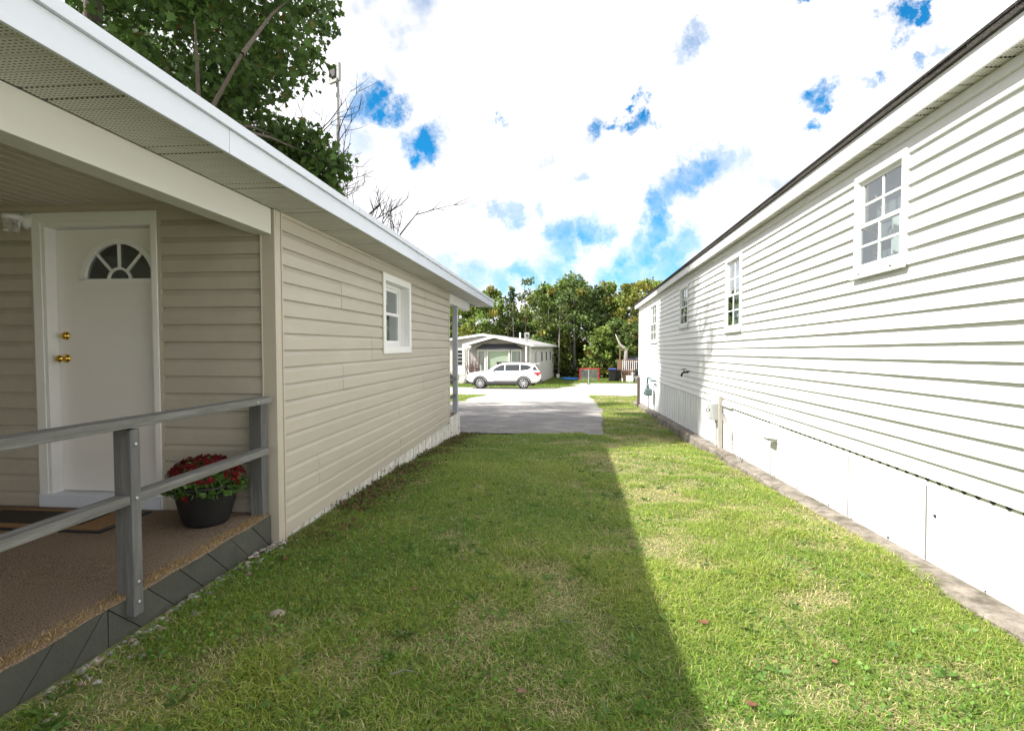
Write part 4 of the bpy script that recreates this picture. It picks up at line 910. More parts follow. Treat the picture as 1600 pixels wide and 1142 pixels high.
# ================================================================ white SUV
def make_suv():
    """built with its nose towards -x, wheels on z = 0, then moved"""
    T = thing('parked_suv', (0, 0, 0), 'white SUV with grey wheel-arch cladding parked before the pale bungalow', 'car')
    m_body = M('white_car_paint', (.80, .80, .80), .22, .01, 3, spec=.6, rnd=0)
    m_clad = M('dark_grey_cladding', (.055, .055, .058), .6, .1, 10); m_tint = M('tinted_glass', (.03, .035, .04), .05, .1, 3, spec=.8); m_tail = M('tail_red', (.45, .01, .02), .2, .1); m_head = M('headlamp', (.5, .52, .55), .1, .1)
    L = 4.78; hw = .95
    # stations: x, belt-line body top z, half width
    lower = [(-2.39, .62, .66, .62), (-2.33, .50, .84, .74), (-2.2, .42, .96, .84), (-1.9, .36, 1.03, .91), (-1.2, .34, 1.09, .945), (-.75, .34, 1.12, .95), (0, .34, 1.13, .95), (1.0, .34, 1.15, .95), (1.75, .35, 1.17, .945), (2.1, .40, 1.16, .92), (2.3, .46, 1.12, .86), (2.39, .58, 1.0, .76)]
    b = MB(); rings = []
    for x, zb, zt, w in lower:
        ring = [(-w*.86, zb), (-w*.97, zb+.08), (-w, zb+(zt-zb)*.45), (-w*.975, zb+(zt-zb)*.8), (-w*.90, zt), (0, zt+.03), (w*.90, zt), (w*.975, zb+(zt-zb)*.8), (w, zb+(zt-zb)*.45), (w*.97, zb+.08), (w*.86, zb)]
        rings.append([(x, p, q) for p, q in ring])
    n = 11
    for r in rings: b.v += r
    for i in range(len(rings)-1):
        for j in range(n): b.f.append((i*n+j, i*n+(j+1) % n, (i+1)*n+(j+1) % n, (i+1)*n+j)); b.m.append(0)
    b.f.append(tuple(range(n))[::-1]); b.m.append(0); b.f.append(tuple(range((len(rings)-1)*n, len(rings)*n))); b.m.append(0)
    b.build('body', m_body, T, .02, smooth=True)
    roof = [(-1.05, 1.10, 1.12, .86, .86), (-.45, 1.10, 1.50, .86, .70), (-.15, 1.10, 1.61, .87, .67), (.3, 1.10, 1.665, .87, .66), (1.0, 1.10, 1.67, .87, .66), (1.6, 1.10, 1.62, .86, .65), (1.98, 1.10, 1.56, .84, .63), (2.12, 1.10, 1.42, .83, .66), (2.28, 1.08, 1.14, .82, .80)]
    b = MB(); n = 7
    for x, zb, zt, wb, wt in roof:
        b.v += [(x, -wb, zb), (x, -wt-.02, zb+(zt-zb)*.88), (x, -wt*.86, zt), (x, 0, zt+.02), (x, wt*.86, zt), (x, wt+.02, zb+(zt-zb)*.88), (x, wb, zb)]
    for i in range(len(roof)-1):
        for j in range(n-1): b.f.append((i*n+j, i*n+j+1, (i+1)*n+j+1, (i+1)*n+j)); b.m.append(0)
    b.build('cabin', m_body, T, smooth=True)
    def side_at(x, z):   # y of the cabin side at x, z
        xs_ = [r[0] for r in roof]; zb = np.interp(x, xs_, [r[1] for r in roof]); zt = np.interp(x, xs_, [r[2] for r in roof]); wb = np.interp(x, xs_, [r[3] for r in roof]); wt = np.interp(x, xs_, [r[4] for r in roof])
        return wb+(wt+.02-wb)*min(1, max(0, (z-zb)/max(.05, .88*(zt-zb))))
    wins = [[(-.80, 1.135), (.06, 1.15), (.06, 1.53), (-.12, 1.515), (-.38, 1.40)], [(.12, 1.15), (1.02, 1.165), (1.02, 1.545), (.12, 1.535)], [(1.08, 1.17), (1.55, 1.22), (1.78, 1.36), (1.70, 1.45), (1.45, 1.52), (1.08, 1.545)]]
    for s in (-1, 1):
        for P in wins:
            b = MB(); b.add([(x, s*(side_at(x, z)+.012), z) for x, z in P]+[(x, s*(side_at(x, z)-.01), z) for x, z in P], [tuple(range(len(P)))]+[(i, (i+1) % len(P), len(P)+(i+1) % len(P), len(P)+i) for i in range(len(P))]); b.build('side_window', m_tint, T)
        sil = MB(); sil.box(-1.0, 1.02, s*.90, s*.965, .30, .46); sil.build('sill_cladding', m_clad, T, .01)
        box('door_trim', m_clad, T, -.62, .98, s*.945, s*.960, .50, .525)
        for xx in (.02, .98): box('door_handle', m_body, T, xx-.14, xx+.04, s*.945, s*.985, .97, 1.0, .008)
        MB().tube([(-.72, s*.84, 1.16), (-.66, s*.98, 1.19), (-.64, s*1.06, 1.20)], [.05, .085, .06], 8).build('mirror', m_body, T, smooth=True)
        MB().tube([(-.25, s*.60, 1.62), (-.2, s*.60, 1.70), (1.4, s*.59, 1.70), (1.5, s*.59, 1.64)], .018, 6).build('roof_rail', m_clad, T)
        b = MB(); b.add([(1.86, s*.938, 1.00), (2.16, s*.915, .93), (2.40, s*.68, .96), (2.39, s*.70, 1.05), (2.14, s*.92, 1.06)], [(0, 1, 2, 3, 4)]); b2 = MB()
        b2.box(1.95, 2.38, s*.70, s*.93, .95, 1.05); b2.build('tail_light', m_tail, T, .02)
        b3 = MB(); b3.box(2.10, 2.24, s*.72, s*.93, .84, .95); b3.build('tail_light', m_tail, T, .02)
        box('headlight', m_head, T, -2.34, -2.20, s*.60, s*.83, .70, .82, .02)
        box('fog_light', m_clad, T, -2.40, -2.25, s*.55, s*.80, .40, .52, .02)
        rq = MB(); P = [(1.83, 1.20), (2.05, 1.18), (2.16, 1.19), (2.02, 1.42), (1.93, 1.40)]
        rq.add([(x, s*(side_at(x, z)+.010), z) for x, z in P], [tuple(range(5))]); rq.build('rear_quarter_glass', m_tint, T)
    ws = MB(); ws.add([(-1.0, -.78, 1.14), (-1.0, .78, 1.14), (-.19, .60, 1.595), (-.19, -.60, 1.595)], [(0, 1, 2, 3)]); 
    ws.v = [(x-.02, y, z+.02) for x, y, z in ws.v]; ws.build('windscreen', m_tint, T)
    rw = MB(); rw.add([(2.05, -.58, 1.52), (2.05, .58, 1.52), (2.27, .70, 1.19), (2.27, -.70, 1.19)], [(0, 1, 2, 3)]); rw.v = [(x+.03, y, z) for x, y, z in rw.v]; rw.build('rear_window', m_tint, T)
    MB().box(1.95, 2.32, -.62, .62, 1.585, 1.62).build('spoiler', m_body, T, .01)
    b = MB(); b.box(2.15, 2.44, -.80, .80, .36, .62); b.build('rear_bumper', m_clad, T, .05)
    b = MB(); b.box(-2.42, -2.15, -.72, .72, .32, .46); b.build('front_bumper', m_clad, T, .04)
    box('grille', m_clad, T, -2.41, -2.36, -.5, .5, .55, .72, .01)
    box('number_plate', m_white, T, 2.40, 2.41, -.2, .2, .75, .88)
    box('underbody', m_dark, T, -2.0, 2.0, -.8, .8, .22, .40)
    for wx in (-1.46, 1.30):
        for s in (-1, 1):
            ar = MB(); k = 14; Ro, Ri = .47, .395
            for i in range(k):
                a0, a1 = math.pi*(-.10+1.2*i/k), math.pi*(-.10+1.2*(i+1)/k)
                ar.prism([(wx+r*math.cos(a), .36+r*math.sin(a)) for r, a in ((Ri, a0), (Ro, a0), (Ro, a1), (Ri, a1))], lambda p, q, t: (p, t, q), s*.80, s*.968)
            ar.build('wheel_arch', m_clad, T)
            wl_ = MB().lathe([(.26, -.11), (.345, -.115), (.365, -.08), (.365, .08), (.345, .115), (.26, .11)], (wx, s*.84, .365), 30, 'y').build('wheel', m_rubber, T, smooth=False)
            rm = MB(); yo = s*.952
            rm.lathe([(.245, -.02), (.262, 0), (.245, .02), (.235, 0), (.245, -.02)], (wx, yo, .365), 24, 'y', cap=False)
            for i in range(5):
                a = 2*math.pi*i/5+.3
                for da in (-.16, .16):
                    d = Vector((math.cos(a+da), 0, math.sin(a+da))); e = Vector((math.cos(a+da*1.9), 0, math.sin(a+da*1.9))); sd = Vector((-d.z, 0, d.x))*.022; c = Vector((wx, yo, .365))
                    rm.add([c+d*.04-sd, c+d*.04+sd, c+e*.25+sd, c+e*.25-sd, c+d*.04-sd+Vector((0, s*.022, 0)), c+d*.04+sd+Vector((0, s*.022, 0)), c+e*.25+sd+Vector((0, s*.014, 0)), c+e*.25-sd+Vector((0, s*.014, 0))], [(0,3,2,1),(4,5,6,7),(0,1,5,4),(1,2,6,5),(2,3,7,6),(3,0,4,7)])
            rm.lathe([(.05, -.02), (.055, .03*s), (.001, .032*s)], (wx, yo, .365), 12, 'y'); rm.build('rim', M('alloy', (.62, .63, .65), .3, .05, metal=.6), wl_)
            MB().lathe([(.001, -.002), (.25, -.002), (.25, .002), (.001, .002)], (wx, s*.935, .365), 24, 'y').build('brake_disc', m_clad, wl_)
    return T
car = make_suv()
car.location = (-3.56, 34.3, gz(34.0)+.005); car.rotation_euler = (-.035, 0, .02)

# ================================================================ things by the far wood
def bin_(x, y, label, lid, h=1.05):
    z = gz(y); t = thing('wheeled_bin', (x, y, z), label, 'bin')
    b = MB(); b.add([(x-.25, y-.28, z+.05), (x+.25, y-.28, z+.05), (x+.25, y+.28, z+.05), (x-.25, y+.28, z+.05), (x-.31, y-.36, z+h), (x+.31, y-.36, z+h), (x+.31, y+.36, z+h), (x-.31, y+.36, z+h)], [(0,3,2,1),(4,5,6,7),(0,1,5,4),(1,2,6,5),(2,3,7,6),(3,0,4,7)])
    b.build('bin_body', m_black, t, .03)
    b = MB(); b.prism([(-.40, 0), (.38, .0), (.38, .05), (.1, .12), (-.3, .1), (-.40, .04)], lambda p, q, u: (x+u, y+p, z+h+.005+q), -.34, .34); b.build('lid', lid, t, .015)
    for s in (-.27, .27): MB().lathe([(.001, -.03), (.13, -.03), (.13, .03), (.001, .03)], (x+s, y+.27, z+.13), 14, 'x').build('wheel', m_rubber, t)
    MB().tube([(x-.22, y-.40, z+h-.06), (x+.22, y-.40, z+h-.06)], .018, 6).build('handle', m_black, t)
m_bluelid = M('blue_lid', (.03, .05, .22), .4, .1)
bin_(4.85, 49.6, 'dark wheeled bin with a blue lid beside the wooden steps', m_bluelid, 1.12)
bin_(5.32, 50.1, 'black wheeled bin with dark lid tucked against the wooden steps', m_black, 1.0)
bin_(-9.1, 38.6, 'dark green wheeled bin beside the bungalow steps', M('dark_green_lid', (.02, .05, .04), .45), 1.0)
# hockey goal
ny, nz_ = 50.6, gz(50.6); N1 = thing('hockey_goal', (2.85, ny, nz_), 'red-framed street hockey goal with grey netting before the wood', 'hockey goal')
m_red = M('red_tube', (.50, .025, .04), .4, .1); m_net = M('net_cord', (.42, .43, .45), .9, .1)
x0, x1 = 1.95, 3.72
for x in (x0, x1): MB().tube([(x, ny, nz_), (x, ny, nz_+1.16)], .045, 8).build('goal_post', m_red, N1)
MB().tube([(x0, ny, nz_+1.16), (x1, ny, nz_+1.16)], .045, 8).build('crossbar', m_red, N1)
for x in (x0, x1): MB().tube([(x, ny, nz_+.03), (x, ny+.7, nz_+.03), (x, ny+.45, nz_+1.1), (x, ny, nz_+1.16)], .025, 6).build('side_frame', m_red, N1)
MB().tube([(x0, ny+.7, nz_+.03), (x1, ny+.7, nz_+.03)], .025, 6).build('base_bar', m_white, N1)
nt = MB(); 
for i in range(41): x = x0+(x1-x0)*i/40; nt.tube([(x, ny+.69, nz_+.03), (x, ny+.45, nz_+1.12), (x, ny, nz_+1.15)], .009, 3, cap=False)
for k in range(1, 24): z = nz_+1.12*k/24; yy = ny+.7-.25*k/24; nt.tube([(x0, ny+.05, z), (x0, yy, z), (x1, yy, z), (x1, ny+.05, z)], .008, 3, cap=False)
nt.build('netting', m_net, N1)
# driveway marker rod, blue paddling pool, white lamp stub
K2 = thing('driveway_marker', (2.42, 44.3, gz(44.3)), 'thin white marker rod standing at the edge of the gravel', 'marker')
MB().tube([(2.42, 44.3, gz(44.3)), (2.42, 44.3, -.35)], .013, 6).build('rod', m_white, K2); MB().lathe([(.001, 0), (.16, 0), (.12, .07), (.001, .08)], (2.42, 44.3, gz(44.3)), 12).build('foot', m_black, K2)
bp = MB().lathe([(.001, .02), (.72, .02), (.80, .0), (.86, .12), (.84, .20), (.80, .21), (.76, .08), (.001, .06)], (1.05, 52.4, gz(52.4)), 28).build('paddling_pool', M('blue_plastic', (.02, .18, .55), .4, .1), None, smooth=True)
tag(bp, 'round blue plastic paddling pool on the grass before the wood', 'paddling pool')
WB = thing('white_bucket', (-.15, 55.8, gz(55.8)), 'small white bucket on the grass behind the pale bungalow', 'bucket')
MB().lathe([(.001, 0), (.16, 0), (.2, .4), (.18, .4), (.15, .05), (.001, .04)], (-.15, 55.8, gz(55.8)), 16).build('pail', m_white, WB); MB().tube([(-.34, 55.8, gz(55.8)+.38), (-.3, 55.7, gz(55.8)+.22), (0, 55.65, gz(55.8)+.22), (.04, 55.8, gz(55.8)+.38)], .012, 5).build('handle', m_steel, WB)
# wooden steps and deck of the neighbour
dz0 = gz(50.5); D2 = thing('timber_deck', (6.6, 50.6, dz0), 'raised brown timber deck with white balusters next to the white house', 'deck')
for x in (5.75, 6.9, 8.2, 9.6):
    for y in (50.2, 53): box('post', m_wood, D2, x-.07, x+.07, y-.07, y+.07, dz0-.1, dz0+2.0)
for k in range(10): box('deck_plank', m_brownwood2, D2, 5.65, 9.8, 50.1+k*.31, 50.1+k*.31+.29, dz0+.88, dz0+.93)
for z in (dz0+1.1, dz0+1.92): box('rail', m_wood, D2, 5.68, 9.75, 50.14, 50.22, z, z+.06)
x = 5.85
while x < 9.7: box('baluster', m_white, D2, x, x+.05, 50.10, 50.139, dz0+1.05, dz0+1.95); x += .18
for k in range(4): box('step', m_wood, D2, 5.75, 6.75, 49.1+.27*k, 49.4+.27*k, dz0+.18+.19*k, dz0+.23+.19*k)
for x in (5.72, 6.74): MB().prism([(49.05, dz0), (49.3, dz0), (50.3, dz0+.85), (50.08, dz0+.85)], lambda p, q, t: (t, p, q), x, x+.05).build('stringer', m_white, D2)
for k in range(5): box('lattice_board', m_brownwood2, D2, 5.66, 5.69, 50.25+k*.5, 50.6+k*.5, dz0+.93, dz0+3.2 if k < 2 else dz0+1.9)
GB = thing('gazebo', (8.2, 56, dz0), 'small grey-roofed garden shelter with white windows behind the timber deck', 'shelter')
box('wall', m_white, GB, 6.7, 9.3, 55, 57.4, dz0, dz0+1.9); MB().add([(6.4, 54.7, dz0+1.9), (9.6, 54.7, dz0+1.9), (9.6, 57.7, dz0+1.9), (6.4, 57.7, dz0+1.9), (7.6, 56, dz0+2.75), (8.4, 56, dz0+2.75)], [(0, 1, 5, 4), (1, 2, 5), (2, 3, 4, 5), (3, 0, 4), (3, 2, 1, 0)]).build('roof', M('slate_grey_roof', (.16, .17, .19), .6, .15, 8), GB)
for k in range(3): w = box('window', m_dark, GB, 6.9+k*.8, 7.5+k*.8, 54.96, 54.999, dz0+1.0, dz0+1.65)
BQ = thing('barbecue', (7.4, 48.9, dz0), 'black gas barbecue on a trolley beside the timber deck', 'barbecue')
z = dz0; x, y = 7.25, 48.9
b = MB(); b.prism([(-.3, 0), (.3, 0), (.32, .18), (.2, .36), (-.15, .38), (-.3, .22)], lambda p, q, t: (x+t, y+p, z+.85+q), -.42, .42); b.build('hood', m_black, BQ, .02)
box('firebox', m_black, BQ, x-.42, x+.42, y-.28, y+.28, z+.62, z+.849, .01)
for s in (-1, 1): box('side_shelf', m_greymetal, BQ, x+s*.43, x+s*.78, y-.25, y+.25, z+.80, z+.84)
for sx in (-.38, .34):
    for sy in (-.24, .2): box('leg', m_greymetal, BQ, x+sx, x+sx+.05, y+sy, y+sy+.05, z, z+.62)
MB().tube([(x-.3, y-.36, z+1.08), (x+.3, y-.36, z+1.08)], .02, 6).build('handle', m_steel, BQ)
MB().lathe([(.001, 0), (.15, 0), (.16, .1), (.15, .3), (.05, .38), (.001, .4)], (x, y, z+.02), 14).build('gas_bottle', m_white, BQ, smooth=True)
CB = box('white_cabinet', m_white, None, 6.05, 6.62, 48.6, 49.0, dz0-.02, dz0+.62, .01); tag(CB, 'low white storage cabinet at the foot of the timber steps', 'cabinet')
# red flower pot on the far porch of the beige house
FP = thing('porch_planter', (-2.32, 10.45, .075), 'dark red planter on the far porch of the beige house', 'planter')
MB().lathe([(.001, 0), (.10, 0), (.14, .24), (.15, .26), (.13, .26), (.12, .22), (.001, .2)], (-2.34, 10.4, .076), 20).build('pot', M('oxblood_glaze', (.16, .02, .015), .4, .1), FP, smooth=True)
n = 260; leaf_cards('foliage', FP, np.stack([-2.34+RNG.normal(0, .06, n), 10.4+RNG.normal(0, .07, n), .36+RNG.uniform(-.04, .22, n)], 1), .06, np.array((.13, .15, .04))*RNG.uniform(.5, 1.7, n)[:, None], updir=(0, 0, .6))
# ================================================================ trees
def limb_tree(b, base, h, r, top_r, spread, n_limbs, start=.35, lean=(0, 0), sides=8, sub=3, up=.55):
    """tapered trunk and limbs into b; returns tips (Vector list)"""
    base = Vector(base); tips = []; P = []; R_ = []; k = 7
    for i in range(k+1):
        t = i/k; P.append(base+Vector((lean[0]*t*h+random.uniform(-.05, .05)*t*h*.25, lean[1]*t*h+random.uniform(-.05, .05)*t*h*.25, h*t))); R_.append(r+(top_r-r)*t**.8)
    R_[0] *= 1.35; b.tube(P, R_, sides)
    tips.append(P[-1])
    for i in range(n_limbs):
        t = start+(1-start)*(i+random.random()*.8)/n_limbs; f = t*k; j = min(int(f), k-1); s = P[j].lerp(P[j+1], f-j); rr = (R_[j]+(R_[j+1]-R_[j])*(f-j))*.5
        a = i*2.4+random.uniform(-.5, .5); l = spread*(1-.55*(t-start)/(1-start))*random.uniform(.75, 1.1)
        d = Vector((math.cos(a), math.sin(a), up+random.uniform(-.15, .3)))
        m_ = s+d*l*.5+Vector((0, 0, -.02*l)); e = s+d*l+Vector((random.uniform(-.2, .2)*l, random.uniform(-.2, .2)*l, random.uniform(0, .15)*l))
        b.tube([s, m_, e], [rr, rr*.6, rr*.2], max(4, sides-3), cap=False); tips += [m_.lerp(e, .55), e]
        for q in range(sub):
            c = s.lerp(m_, .5) if q == 0 else m_.lerp(e, q/(sub+1)); a2 = a+random.choice((-1, 1))*random.uniform(.5, 1.2)
            e2 = c+Vector((math.cos(a2), math.sin(a2), random.uniform(.1, .7)))*l*random.uniform(.3, .5); b.tube([c, c.lerp(e2, .5)+Vector((0, 0, .03*l)), e2], [rr*.45, rr*.3, rr*.1], 4, cap=False); tips.append(e2)
    return tips
MAPLE = [(0, 0, 0), (.16, .20, .02), (.10, .46, .05), (.36, .30, .02), (.50, .52, .06), (.62, .24, .02), (1.0, 0, -.06), (.62, -.24, .02), (.50, -.52, .06), (.36, -.30, .02), (.10, -.46, .05), (.16, -.20, .02)]
def cloud(centers, radii, per, flat=.75):
    c = np.repeat(np.asarray(centers, np.float32), per, 0); r = np.repeat(np.asarray(radii, np.float32), per)
    d = RNG.normal(size=(len(c), 3)); d /= np.linalg.norm(d, axis=1)[:, None]; q = RNG.uniform(.15, 1, len(c))**.55
    p = c+d*(r*q)[:, None]*np.array((1, 1, flat)); return p, np.repeat(np.arange(len(centers)), per)
# ---- the big maple behind the beige house
def maple(x, y, prof, z0, z1, nclump, per, name, label, leaf, extra=(), trunk_r=.28, seed=3, limit_x=None):
    random.seed(seed)
    t = thing(name, (x, y, gz(y)), label, 'tree'); b = MB()
    h = z1-gz(y)
    tips = limb_tree(b, (x, y, gz(y)-.1), h*.86, trunk_r, .04, np.interp(.5, *zip(*[(0, 1), (1, 1)]))*max(p[1] for p in prof)*.85, 13, .22, sides=10, sub=3, up=.45)
    cs, rs = [], []
    zs = [p[0] for p in prof]; rr = [p[1] for p in prof]
    for i in range(nclump):
        z = random.uniform(z0, z1); R = float(np.interp(z, zs, rr))*(.80+.2*math.sin(i*1.7)); a = random.uniform(0, 6.28); q = R*random.uniform(.25, 1)**.5
        cs.append((x+q*math.cos(a), y+q*math.sin(a), z)); rs.append(random.uniform(.45, .95))
    for e in extra: cs.append(e[:3]); rs.append(e[3])
    if limit_x: k = [i for i, c in enumerate(cs) if c[0]+rs[i]*.8 < limit_x(c)]; cs = [cs[i] for i in k]; rs = [rs[i] for i in k]
    for c in cs[::2]:         # twigs out to the clumps
        tp = min(tips, key=lambda q: (q-Vector(c)).length); b.tube([tp, tp.lerp(Vector(c), .5)+Vector((0, 0, .1)), c], [.035, .022, .008], 5, cap=False)
    b.build('trunk', m_bark, t, smooth=True)
    p, ci = cloud(cs, rs, per)
    tone = RNG.uniform(.65, 1.35, len(cs))[ci]*RNG.uniform(.6, 1.4, len(p))
    base = np.array((.068, .125, .027)); col = base*tone[:, None]
    yl = RNG.random(len(p)) < (.05+.10*(RNG.random(len(cs)) < .2)[ci]); col[yl] = np.array((.13, .13, .025))*RNG.uniform(.7, 1.3, yl.sum())[:, None]
    rd = RNG.random(len(p)) < .004; col[rd] = (.30, .06, .02)
    leaf_cards('crown', t, p, leaf, col, updir=(0, 0, -.35), shape=MAPLE)
    return t
prof1 = [(3.6, 2.6), (5.0, 4.2), (7, 4.6), (10.5, 4.7), (12.8, 2.9), (14.5, 2.0), (16.5, 1.1), (18.6, .1)]
def lx1(c): return -3.75 if c[2] > 6.6 else (-4.55 if c[2] > 5.2 else -3.6)
ext = [(-4.0, 9, 4.65, .45), (-4.35, 9.1, 4.4, .5), (-4.6, 9, 5.0, .6), (-4.2, 9.1, 4.15, .4), (-4.6, 9.1, 7.6, .9), (-4.5, 9.0, 6.5, .8), (-4.9, 9.2, 5.9, .7), (-4.55, 9.0, 5.0, .55), (-4.75, 9.2, 4.7, .6), (-5.3, 9.2, 5.0, .8), (-5.6, 9.0, 6.2, .9), (-6.3, 9, 5.6, 1.0), (-6.9, 8.8, 6.4, 1.0), (-5.3, 8.6, 7.3, .9), (-6.1, 8.2, 7.2, .9), (-7, 8.2, 7.6, 1), (-4.35, 9, 8.6, .8), (-7.6, 8.0, 5.6, 1), (-8.0, 7.8, 7.0, 1.1)]
ext += [(-8.2+random.uniform(-1, 1)*r_, 8.8+random.uniform(-1, 1)*r_, z_, .75) for z_, r_ in [(10.5+.16*i, 2.7*(1-i/52)) for i in range(48)]]
maple(-8.2, 8.8, prof1, 3.9, 16.6, 215, 250, 'maple_tree', 'big dark green maple rising above the beige house roof', .135, ext, seed=5, limit_x=lx1)
prof2 = [(3.5, 2), (6, 3.2), (9, 3.3), (12, 1.8), (13.5, .3)]
maple(-10.3, 14.8, prof2, 4.0, 13.4, 80, 150, 'maple_tree', 'slimmer maple half hidden behind the big maple and roof', .12, (), .2, seed=8, limit_x=lambda c: -6.9)
# ---- leafless tree behind the roof
def bare_tree(x, y, h, label, seed):
    random.seed(seed); t = thing('bare_tree', (x, y, gz(y)), label, 'tree'); b = MB(); base = Vector((x, y, gz(y)-.1))
    def br(p, d, l, r, lev):
        pts = [p]; q = p.copy(); dd = d.copy(); k = 4
        for i in range(k):
            dd = (dd+Vector((random.uniform(-.16, .16), random.uniform(-.16, .16), random.uniform(-.05, .14)))).normalized(); q = q+dd*l/k; pts.append(q.copy())
        b.tube(pts, [r*(1-.75*i/k) for i in range(k+1)], 6 if lev < 2 else 3, cap=False)
        if lev < 4:
            for i in range(6 if lev < 2 else 5):
                f = random.uniform(.25, 1)*k; j = min(int(f), k-1); s = pts[j].lerp(pts[j+1], f-j); ax = dd.orthogonal(); ax.rotate(Matrix.Rotation(random.uniform(0, 6.28), 3, dd))
                br(s, (dd+ax*random.uniform(.5, 1.1)+Vector((0, 0, .15))).normalized(), l*random.uniform(.4, .62), max(.008, r*.45), lev+1)
    b.tube([base, base+Vector((.1, 0, h*.45))], [.17, .12], 8)
    for i in range(9):
        a = i*.75+random.uniform(-.2, .2); br(base+Vector((.1, 0, h*(.28+.02*i))), Vector((math.cos(a), math.sin(a)*.8, random.uniform(.35, 1.1))).normalized(), h*.46, .07, 1)
    b.build('trunk', M('dark_twigs', (.07, .055, .05), .9, .2), t)
bare_tree(-7.25, 13.2, 7.9, 'leafless grey tree with fine twigs behind the beige house roof', 21)
# ---- the wood beyond the road
GREENS = [(.125, .185, .040), (.15, .21, .045), (.11, .165, .042), (.165, .21, .045), (.10, .15, .045)]
def far_tree(x, y, top, w, kind, label, seed, name='leafy_tree', bare=.3, dens=1.0):
    random.seed(seed); z0 = gz(y); h = top-z0
    t = thing(name, (x, y, z0), label, 'tree', 'trees of the wood beyond the road'); b = MB(); cs = []; rs = []
    if kind == 'pine':
        P = [(x, y, z0-.1), (x+.1, y, z0+h*.5), (x, y, top)]; b.tube(P, [.2, .12, .02], 7)
        k = 34
        for i in range(k):
            f = i/k; z = z0+h*(.30+.69*f); r = w*(1-f)**.75*random.uniform(.35, 1); a = random.uniform(0, 6.28)
            e = (x+r*math.cos(a), y+r*math.sin(a), z); b.tube([(x, y, z-.15), e], [.035, .012], 3, cap=False); cs.append((x+r*.7*math.cos(a), y+r*.7*math.sin(a), z)); rs.append(.30+.5*(1-f))
        per = int(70*dens); size = .20
    else:
        tips = limb_tree(b, (x, y, z0-.1), h*.9, .11+.010*h, .03, w*.8, 9, bare+.05, sides=6, sub=2, up=.8)
        for i in range(int(20+w*5)):
            f = random.random()**.9; z = z0+h*(bare+(.97-bare)*f); R = w*(math.sin(math.pi*min(1, .20+.76*f)))**.7; a = random.uniform(0, 6.28); q = R*random.uniform(.1, 1)**.5
            cs.append((x+q*math.cos(a), y+q*math.sin(a), z)); rs.append(random.uniform(.45, 1.0))
        for tp in tips[::3]: cs.append(tuple(tp)); rs.append(.6)
        per = int(78*dens); size = .27
    b.build('trunk', m_greybark if random.random() < .6 else m_bark, t)
    p, ci = cloud(cs, rs, per)
    g = np.array(random.choice(GREENS)) if kind != 'gold' else np.array((.20, .22, .04))
    if kind == 'pine': g = np.array((.06, .10, .035))
    cl = g*RNG.uniform(.55, 1.5, (len(cs), 1)); warm = RNG.random(len(cs)) < .06; cl[warm] = np.array((.24, .22, .05))*RNG.uniform(.6, 1.2, (warm.sum(), 1))
    if kind != 'pine': rd = RNG.random(len(cs)) < .006; cl[rd] = np.array((.22, .095, .03))
    col = 1.15*cl[ci]*RNG.uniform(.6, 1.4, (len(p), 1))
    leaf_cards('crown', t, p, size, col, updir=(0, 0, .25), aspect=.5)
def tall_label(u, d):
    if d > 69: return 'leafy tree deep in the wood, half hidden by the front trees'
    if u < 790: return 'tall leafy tree rising over the roof of the pale bungalow'
    if u < 872: return 'tall leafy tree behind the side wall of the pale bungalow'
    if u < 950: return 'tall bare-stemmed leafy tree behind the red hockey goal'
    if u < 1000: return 'tall leafy tree between the hockey goal and the timber deck'
    return 'tall leafy tree screened by the white clapboard house'
def low_label(u, d):
    if u < 830: return 'low bushy tree just over the roof of the pale bungalow'
    if u < 900: return 'low bushy tree beside the far end of the pale bungalow'
    if u < 985: return 'low bushy tree between the hockey goal and the blue-lidded bin'
    return 'low bushy tree behind the timber deck'
def px2(u, d): return d*(u-874)/830.0     # lateral place of a tree seen along column u at distance d
A_ = 'tall leafy green tree in the wood beyond the road'; B_ = 'yellowing tree in the wood beyond the road'; C_ = 'pointed conifer standing above the wood beyond the road'; U_ = 'low bushy understorey tree at the edge of the wood'
for i, (u, d, v, w, k) in enumerate([(842, 66, 455, 2.6, 'l'), (858, 62, 445, 2.8, 'l'), (880, 64, 434, 3.0, 'l'), (897, 60, 432, 2.6, 'l'), (915, 66, 446, 2.6, 'l'), (930, 62, 452, 2.3, 'l'), (946, 63, 443, 2.2, 'l'),
        (962, 68, 460, 2.4, 'l'), (985, 60, 442, 2.9, 'gold'), (1010, 66, 436, 3.0, 'l'), (1040, 64, 440, 3.0, 'l'), (1075, 66, 445, 3, 'l'), (1120, 62, 440, 3.2, 'l'), (800, 66, 447, 1.7, 'pine'), (783, 70, 470, 1.7, 'pine'), (822, 72, 490, 2.4, 'l'), (764, 60, 446, 2.3, 'l'), (742, 62, 452, 2.6, 'l'),
        (715, 62, 455, 2.8, 'l'), (690, 64, 450, 2.8, 'l'), (655, 66, 455, 3, 'l'), (868, 74, 450, 3, 'l'), (905, 76, 445, 3, 'l'), (940, 76, 455, 3, 'l'), (975, 76, 450, 3, 'l')]):
    far_tree(px2(u, d), d, EYE+(543-v)/830.0*d, w, k, tall_label(u, d) if k == 'l' else {'gold': B_, 'pine': C_}[k], 100+i, {'l': 'leafy_tree', 'gold': 'yellowing_tree', 'pine': 'conifer'}[k], bare=.34 if 880 < u < 965 else .22)
